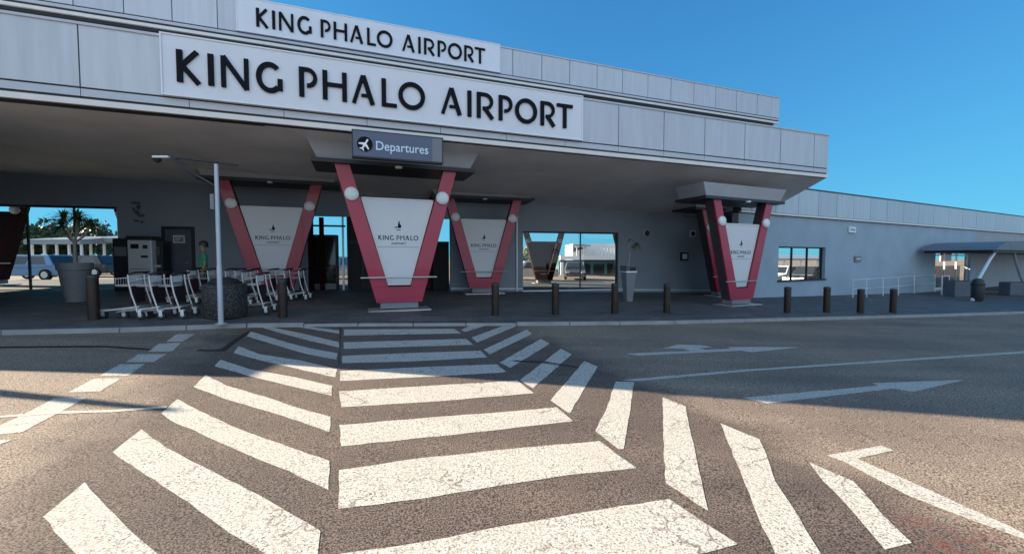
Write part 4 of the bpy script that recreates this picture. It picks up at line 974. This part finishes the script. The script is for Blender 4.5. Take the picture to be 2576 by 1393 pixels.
# ------------------------------------------------------------------ trees far behind
def make_tree(name, loc, H_, Rc, label, n=1500, ls=.34, group='trees beyond the car park'):
    t = thing(name, label, 'tree', loc, random.uniform(0, 6), group)
    tk = MB(); tk.tube([(0,0,0), (.05*Rc,0,H_*.3), (0,.05*Rc,H_*.55)], [.035*H_, .028*H_, .015*H_], 8)
    cl_ = []
    for k in range(9):
        a = 2*PI*k/9 + random.uniform(-.3, .3); r = Rc*random.uniform(.35, .8); z = H_*random.uniform(.45, .88)
        c = Vector((r*math.cos(a), r*math.sin(a), z)); cl_.append((c, Rc*random.uniform(.28, .48)))
        tk.tube([(0, 0, H_*random.uniform(.25, .45)), c*.5+Vector((0,0,z*.35)), c], [.014*H_, .01*H_, .004*H_], 6)
    cl_.append((Vector((0,0,H_*.82)), Rc*.5))
    tk.build('trunk', M['trunk'], t, smooth=True)
    lf = MB()
    for i in range(n):
        c, r = random.choice(cl_); d = Vector((random.gauss(0,1), random.gauss(0,1), random.gauss(0,.8))).normalized()*r*random.uniform(.55, 1.08)
        p = c + d; u = Vector((random.gauss(0,1), random.gauss(0,1), random.gauss(0,1))).normalized(); v = u.orthogonal().normalized(); s_ = ls*random.uniform(.6, 1.3)
        lf.add([p-u*s_, p+v*s_*.6, p+u*s_, p-v*s_*.6], [(0,1,2,3)])
    lf.build('crown', M['leaf2'], t)
    return t
random.seed(21)
for i, (px, Y, yt, lb) in enumerate(((70, 58, 578, 'dark bushy tree beyond the carports, leftmost'), (130, 62, 572, 'dark bushy tree beyond the carports behind the dragon tree'), (190, 60, 580, 'dark low tree just right of the dragon tree crown'),
       (250, 64, 574, 'dark bushy tree at the right side of the left window opening'), (20, 60, 584, 'dark tree glimpsed past the rear V column at far left'),
       (1335, 62, 632, 'small pale tree left of the rear column in the right window opening'))):
    x = (px-CX)/F*Y; H_ = AT(px, yt, Y).z + .4 - gz(x)
    make_tree('tree', (x, Y, gz(x)), H_, H_*.62, lb)
# ------------------------------------------------------------------ cars
def make_car(label, paint, loc, rz, name='parked_car', L=4.2, Hc=1.45, van=False):
    t = thing(name, label, 'car', loc, rz, 'cars parked behind the terminal')
    w = .86; hb = .78
    low = [(-L/2, .30), (-L/2+.05, .62), (-L/2+.55, hb), (L/2-.35, hb+.05), (L/2, .72), (L/2, .32)]
    x = MB()
    low2 = [(-L/2+.02,.28)] + low[1:5] + [(L/2-.02,.28)]
    pts = [(-L/2+.03,.26),(-L/2,.45),(-L/2+.06,.64),(-L/2+.95,hb+.02),(L/2-.5,hb+.08),(L/2-.05,.80),(L/2,.5),(L/2-.03,.26)]
    n = len(pts)
    rings = []
    for yy, kz in ((-w, .0), (-w+.06, .03), (w-.06, .03), (w, .0)):
        rings.append([Vector((px_, yy*(1-.06*abs(px_)/(L/2)), pz_ + (kz if pz_ > .6 else 0))) for px_, pz_ in pts])
    base = len(x.v)
    for r_ in rings: x.v += r_
    for k in range(3):
        for i in range(n): x.f.append([base+k*n+i, base+k*n+(i+1)%n, base+(k+1)*n+(i+1)%n, base+(k+1)*n+i]); x.m.append(0)
    x.f.append([base+i for i in range(n)]); x.m.append(0); x.f.append([base+3*n+i for i in range(n)]); x.m.append(0)
    ra, rb = (-L/2+1.55, L/2-.75) if not van else (-L/2+1.1, L/2-.2)
    x.hexa([(ra-.55,-w+.05,hb+.05),(rb+.42,-w+.05,hb+.08),(rb+.42,w-.05,hb+.08),(ra-.55,w-.05,hb+.05),(ra,-w+.22,Hc),(rb,-w+.22,Hc),(rb,w-.22,Hc),(ra,w-.22,Hc)])
    body = x.build('body', paint, t, bevel=.03)
    g_ = MB()
    for sy in (-1, 1):
        f = lambda u, v: Vector((lerp(lerp(ra-.55, rb+.42, u), lerp(ra, rb, u), v), sy*lerp(w-.05, w-.22, v)+sy*.006, lerp(hb+.06, Hc, v)))
        for u0, u1 in ((.12, .46), (.5, .86)):
            g_.add([f(u0,.12), f(u1,.12), f(u1,.86), f(u0,.86)], [(0,1,2,3)])
    g_.add([(ra-.5,-w+.14,hb+.1),(ra-.5,w-.14,hb+.1),(ra-.04,w-.26,Hc-.06),(ra-.04,-w+.26,Hc-.06)], [(0,1,2,3)])
    for v in g_.v[-4:]: v.x -= .02
    g_.add([(rb+.4,-w+.14,hb+.12),(rb+.4,w-.14,hb+.12),(rb+.03,w-.26,Hc-.06),(rb+.03,-w+.26,Hc-.06)], [(0,1,2,3)])
    for v in g_.v[-4:]: v.x += .02
    g_.build('windows', M['cglass'], t)
    for sx in (-L/2+.78, L/2-.78):
        for sy in (-w+.08, w-.08):
            ob = MB().lathe([(.19, -.1), (.31, -.1), (.32, -.06), (.32, .06), (.31, .1), (.19, .1)], 22, (sx, sy, .32), 0, 'y').build('wheel', M['tyre'], t, smooth=True)
            MB().lathe([(.19, -.105), (.19, .105)], 14, (sx, sy, .32), 0, 'y').build('rim', M['rim'], ob)
    for sy in (-1, 1): MB().box(-L/2-.01, -L/2+.1, sy*.62-.16, sy*.62+.16, .55, .68).build('headlight', M['clight'], t, bevel=.02)
    MB().box(-L/2-.03, -L/2+.1, -w+.08, w-.08, .26, .42).build('bumper', M['plastic'], t, bevel=.02)
    return t
def carp(px, Y, rz, label, col, nm, **k):
    x = (px-CX)/F*Y; return make_car(label, mat(nm, col, .3, .3, .03, coat=.5), (x, Y, gz(x)+.02 if Y > wall_y(x)+9.3 else gz(x)+.15), rz, **k)
carp(215, 29, R(4), 'dark hatchback behind the dragon tree pot in the left window opening', (.03, .03, .035), 'dark_car_paint')
carp(92, 24.5, R(2), 'pale blue car parked outside the left window opening', (.14, .28, .46), 'blue_car_paint')
carp(262, 33, R(8), 'dark car beyond the left window opening, right of the dragon tree', (.03, .035, .045), 'dark_car_paint')
carp(1335, 33, R(5), 'white car seen left of the rear column in the right window opening', (.75, .75, .74), 'white_car_paint')
carp(1445, 36, R(84), 'dark grey car seen end-on in the right window opening', (.08, .09, .10), 'grey_car_paint')
carp(1975, 33.5, R(24), 'white car seen in the left pane of the wing window', (.75, .75, .74), 'white_car_paint')
carp(2068, 38, R(24), 'silver car seen in the right pane of the wing window', (.45, .46, .47), 'silver_car_paint')
carp(2040, 31.5, R(24), 'dark car lowest in the wing window', (.03, .03, .035), 'dark_car_paint')
carp(840, 27, R(85), 'silver car glimpsed end-on through the middle doorway', (.45, .46, .47), 'silver_car_paint')
# ------------------------------------------------------------------ carports
def carport(px0, px1, Y, yroof, label, n=4, th=.35):
    x0, x1 = (px0-CX)/F*Y, (px1-CX)/F*Y; zc = gz((x0+x1)/2); t = thing('carport', label, 'carport', ((x0+x1)/2, Y, zc), 0, 'carports over the parking bays')
    zr_ = AT((px0+px1)/2, yroof, Y).z - zc; hw_ = (x1-x0)/2
    MB().hexa([(-hw_,0,zr_-th),(hw_,0,zr_-th),(hw_,5,zr_-.1),(-hw_,5,zr_-.1),(-hw_,0,zr_),(hw_,0,zr_),(hw_,5,zr_+.5),(-hw_,5,zr_+.5)]).build('roof_sheet', M['roofpale'], t)
    for k in range(n):
        u = lerp(-hw_+.3, hw_-.3, k/(n-1)); MB().box(u-.07, u+.07, .3, .44, 0, zr_-th+.06).build('post', M['pale'], t)
    return t
carport(62, 205, 36, 602, 'pale carport behind the blue car', 5, .42); carport(212, 330, 38, 598, 'pale carport right of the dragon tree trunk', 4, .4)
carport(1930, 2110, 52, 650, 'pale carport seen low through the wing window', 5, .25)
# ------------------------------------------------------------------ white building with louvred balcony seen through the right opening
Y = 46; X0, X1 = (1408-CX)/F*Y, (1580-CX)/F*Y; Xc = (X0+X1)/2
t = thing('balcony_building', 'white and teal building with a louvred balcony seen through the right window opening', 'building', (Xc, Y, gz(Xc)))
zq = lambda y: AT(1480, y, Y).z - gz(Xc); hw = (X1-X0)/2
MB().box(-hw, hw, .6, 8, 0, zq(655)).build('ground_floor', M['teal'], t)
MB().box(-hw+1.6, hw, 1.2, 8, zq(655), zq(612)).build('upper_floor', M['whitepl'], t)
MB().box(-hw, hw, -.6, .6, zq(653), zq(643)).build('balcony_slab', M['whitepl'], t)
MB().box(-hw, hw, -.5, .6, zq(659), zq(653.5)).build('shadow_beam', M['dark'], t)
x = MB()
for k in range(16): u = lerp(-hw+1.8, hw-.1, k/15); x.box(u-.05, u+.05, -.5, -.4, zq(643), zq(622))
x.build('balusters', M['whitepl'], t)
MB().box(-hw+1.6, hw, -.52, -.38, zq(622), zq(619)).build('hand_rail', M['whitepl'], t)
MB().hexa([(-hw+1.5,-.3,zq(634)),(-hw+3.3,-.3,zq(619)),(-hw+3.3,1,zq(619)),(-hw+1.5,1,zq(634)),(-hw+1.5,-.3,zq(616)),(-hw+3.3,-.3,zq(617)),(-hw+3.3,1,zq(617)),(-hw+1.5,1,zq(616))]).build('gable', M['dark'], t)
for u in (-hw+.2, -hw+2.4, hw-.8): MB().box(u-.14, u+.14, -.5, -.2, 0, zq(659)).build('pillar', M['whitepl'], t)
for k in range(4): u = lerp(-hw+.6, hw-.8, (k+.5)/4); MB().box(u-.6, u+.6, .56, .598, zq(690), zq(663)).build('window', M['cglass'], t)
# ------------------------------------------------------------------ far right: planter tubs, bin, door stand, red poster
b = G(2458, 757, .15); t = thing('wire_bin', 'dark round bin beside the slanted canopy strut at far right', 'bin', b)
hh = AT(2458, 700, b.y).z-b.z
MB().lathe([(.18, 0), (.22, .1), (.24, hh*.75), (.18, hh*.95), (.08, hh)], 24).build('bin_body', M['dark'], t, smooth=True); MB().lathe([(.255, hh*.7), (.255, hh*.76)], 24).build('rim', M['rubber'], t)
b = G(2412, 746, .15); t = thing('dark_tub', 'low dark square planter tub outside the wing entrance', 'plant pot', b)
hh = AT(2412, 706, b.y).z-b.z
MB().box(-.55, .55, -.3, .3, 0, hh).build('tub', M['door'], t, bevel=.03); MB().box(-.5, .5, -.25, .25, hh, hh+.02).build('soil', M['soil'], t)
b = G(2560, 742, .15); t = thing('dark_tub', 'dark planter tub at the right edge of the photograph', 'plant pot', b)
hh = AT(2560, 710, b.y).z-b.z
MB().box(-.8, .8, -.3, .3, 0, hh).build('tub', M['door'], t, bevel=.03); MB().box(-.75, .75, -.25, .25, hh, hh+.02).build('soil', M['soil'], t)
b = G(2377, 741, .15); t = thing('door_stand', 'pale upright metal stand outside the wing entrance', 'stand', b)
x = MB(); hh = 1.1
for s_ in (-.2, .2): x.tube([(s_, 0, 0), (s_, 0, hh)], .03, 8)
x.tube([(-.2, 0, hh), (.2, 0, hh)], .03, 8); x.build('stand_frame', M['pale'], t, smooth=True); MB().box(-.17, .17, -.02, .02, .12, hh-.06).build('stand_board', M['dark'], t)
a = (N.hit(2369, 643, -.8)[0], N.hit(2394, 643, -.8)[0], N.hit(2382, 656, -.8)[1], N.hit(2382, 632, -.8)[1]); P = N.p((a[0]+a[1])/2, -.8, a[2]); t = thing('red_poster', 'red poster seen behind the glass of the wing entrance', 'poster', P)
MB().fb(N, a[0], a[1], -.84, -.8, a[2], a[3]).build('poster_sheet', M['signred'], t, world=True); MB().fb(N, a[0]-.04, a[1]+.04, -.88, -.841, a[2]-.04, a[3]+.04).build('poster_frame', M['pale'], t, world=True)
# ------------------------------------------------------------------ person by the wall
Y = 12.4; X = (512-CX)/F*Y
TP = thing('person', 'person with short black hair in a green top and dark trousers standing behind the trolleys', 'person', (X, Y, gz(X)+.15), R(-50))
def skinned(name, verts, edges, radii, m, parent, sub=2, root=0):
    me = bpy.data.meshes.new(name); me.from_pydata(verts, edges, []); me.materials.append(m)
    o = bpy.data.objects.new(name, me); COL.objects.link(o); o.parent = parent
    sk = o.modifiers.new('skin', 'SKIN'); sk.use_smooth_shade = True
    if not me.skin_vertices: 
        bm = bmesh.new(); bm.from_mesh(me); bm.verts.layers.skin.verify(); bm.to_mesh(me); bm.free()
    for i, r in enumerate(radii): 
        me.skin_vertices[0].data[i].radius = (r, r) if not isinstance(r, tuple) else r
        me.skin_vertices[0].data[i].use_root = (i == root)
    if sub: s_ = o.modifiers.new('sub', 'SUBSURF'); s_.levels = sub; s_.render_levels = sub
    return o
V_, E_, R_ = [], [], []
def vv(p, r, c=None):
    V_.append(p); R_.append(r)
    if c is not None: E_.append((c, len(V_)-1))
    return len(V_)-1
pel = vv((0,0,.93), (.155,.11)); w1 = vv((0,0,1.12), (.13,.095), pel); ch = vv((0,0,1.30), (.165,.11), w1); sh = vv((0,0,1.42), (.12,.085), ch)
nk = vv((0,.005,1.50), .052, sh); h0 = vv((0,-.01,1.57), .07, nk); h1_ = vv((0,-.005,1.65), .088, h0); h2_ = vv((0,0,1.71), .06, h1_)
for s_ in (-1, 1):
    hp_ = vv((s_*.09,0,.88), .088, pel); kn = vv((s_*.10,-.01,.48), .058, hp_); an = vv((s_*.10,.01,.09), .040, kn); ft = vv((s_*.11,-.10,.035), .036, an); vv((s_*.115,-.17,.03), .026, ft)
    so_ = vv((s_*.17,0,1.40), .056, sh); el = vv((s_*.23,.02,1.13), .043, so_); wr = vv((s_*.24,-.04,.89), .027, el); pm = vv((s_*.24,-.055,.83), (.018,.036), wr)
    for k in range(4):
        f1 = vv((s_*.242, -.085+.020*k, .775), .0095, pm); vv((s_*.235, -.088+.020*k, .738-(.012 if k in (1,2) else 0)), .008, f1)
    th_ = vv((s_*.228, -.095, .82), .010, wr); vv((s_*.222, -.108, .785), .009, th_)
body = skinned('body', V_, E_, R_, M['skin'], TP)
skinned('green_top', [(0,0,.86),(0,0,1.10),(0,0,1.31),(0,0,1.43),(-.175,0,1.40),(-.23,.02,1.18),(.175,0,1.40),(.23,.02,1.18)], [(0,1),(1,2),(2,3),(3,4),(4,5),(3,6),(6,7)], [(.175,.135),(.155,.12),(.18,.125),(.13,.095),.07,.06,.07,.06], M['green'], TP)
skinned('trousers', [(0,0,.96),(-.09,0,.86),(-.10,-.01,.48),(-.10,.01,.12),(.09,0,.86),(.10,-.01,.48),(.10,.01,.12)], [(0,1),(1,2),(2,3),(0,4),(4,5),(5,6)], [(.165,.12),.1,.072,.058,.1,.072,.058], M['navy'], TP)
hr = MB()
nn = 14
for i in range(7):
    for j in range(nn):
        ph = PI/2*i/6; th_ = 2*PI*j/nn
        hr.v.append(Vector((.105*math.cos(th_)*math.cos(ph-.15 if i else 0), .022+.118*math.sin(th_)*math.cos(ph-.15 if i else 0), 1.655+.135*math.sin(ph) - (.06 if (i == 0 and math.sin(th_) > -.2) else 0))))
for i in range(6):
    for j in range(nn): hr.f.append([i*nn+j, i*nn+(j+1)%nn, (i+1)*nn+(j+1)%nn, (i+1)*nn+j]); hr.m.append(0)
hr.build('hair', M['hair'], TP, smooth=True)
for s_ in (-1, 1): MB().lathe([(.001, .0), (.011, .002), (.008, .008), (.001, .011)], 10, (s_*.032, -.088, 1.635), 0, 'y').build('eye', M['hair'], TP, smooth=True)
MB().tube([(-.022, -.092, 1.578), (0, -.097, 1.576), (.022, -.092, 1.578)], .005, 6).build('mouth', M['hair'], TP, smooth=True)
MB().tube([(0, -.086, 1.64), (0, -.104, 1.608), (0, -.09, 1.598)], [.008, .014, .009], 8).build('nose', M['skin'], TP, smooth=True)
for s_ in (-1, 1): MB().box(s_*.11-.048, s_*.11+.048, -.21, .07, 0, .07).build('shoe', M['rubber'], TP, bevel=.02)
# ------------------------------------------------------------------ just outside the frame: unseen shapes added to cast the two shadows on the road at left
t = thing('shadow_block', 'added unseen flat-roofed kiosk at the left end of the canopy', 'shadow_block', (-14.2, 8.2, gz(-14)), R(0))
MB().box(-1.9, 1.9, -1.2, 1.6, -.3, 2.72).build('block_wall', M['wall'], t); MB().box(-2.0, 2.0, -1.3, 1.7, 2.72, 2.9).build('roof', M['trim2'], t, bevel=.02)
MB().box(-.9, .9, -1.23, -1.201, 1.0, 2.0).build('block_panel', M['dark'], t)
t = thing('shadow_post', 'added unseen tapered totem standing at the kerb beyond the left edge', 'shadow_post', (-14.2, 6.05, gz(-14)), 0)
MB().hexa([(-.1,-.22,0),(.1,-.22,0),(.1,.22,0),(-.1,.22,0),(-.05,-.05,3.6),(.05,-.05,3.6),(.05,.05,3.6),(-.05,.05,3.6)]).build('shaft', M['plastic'], t)
MB().box(-.25, .25, -.35, .35, 0, .05).build('base_plate', M['chrome'], t)
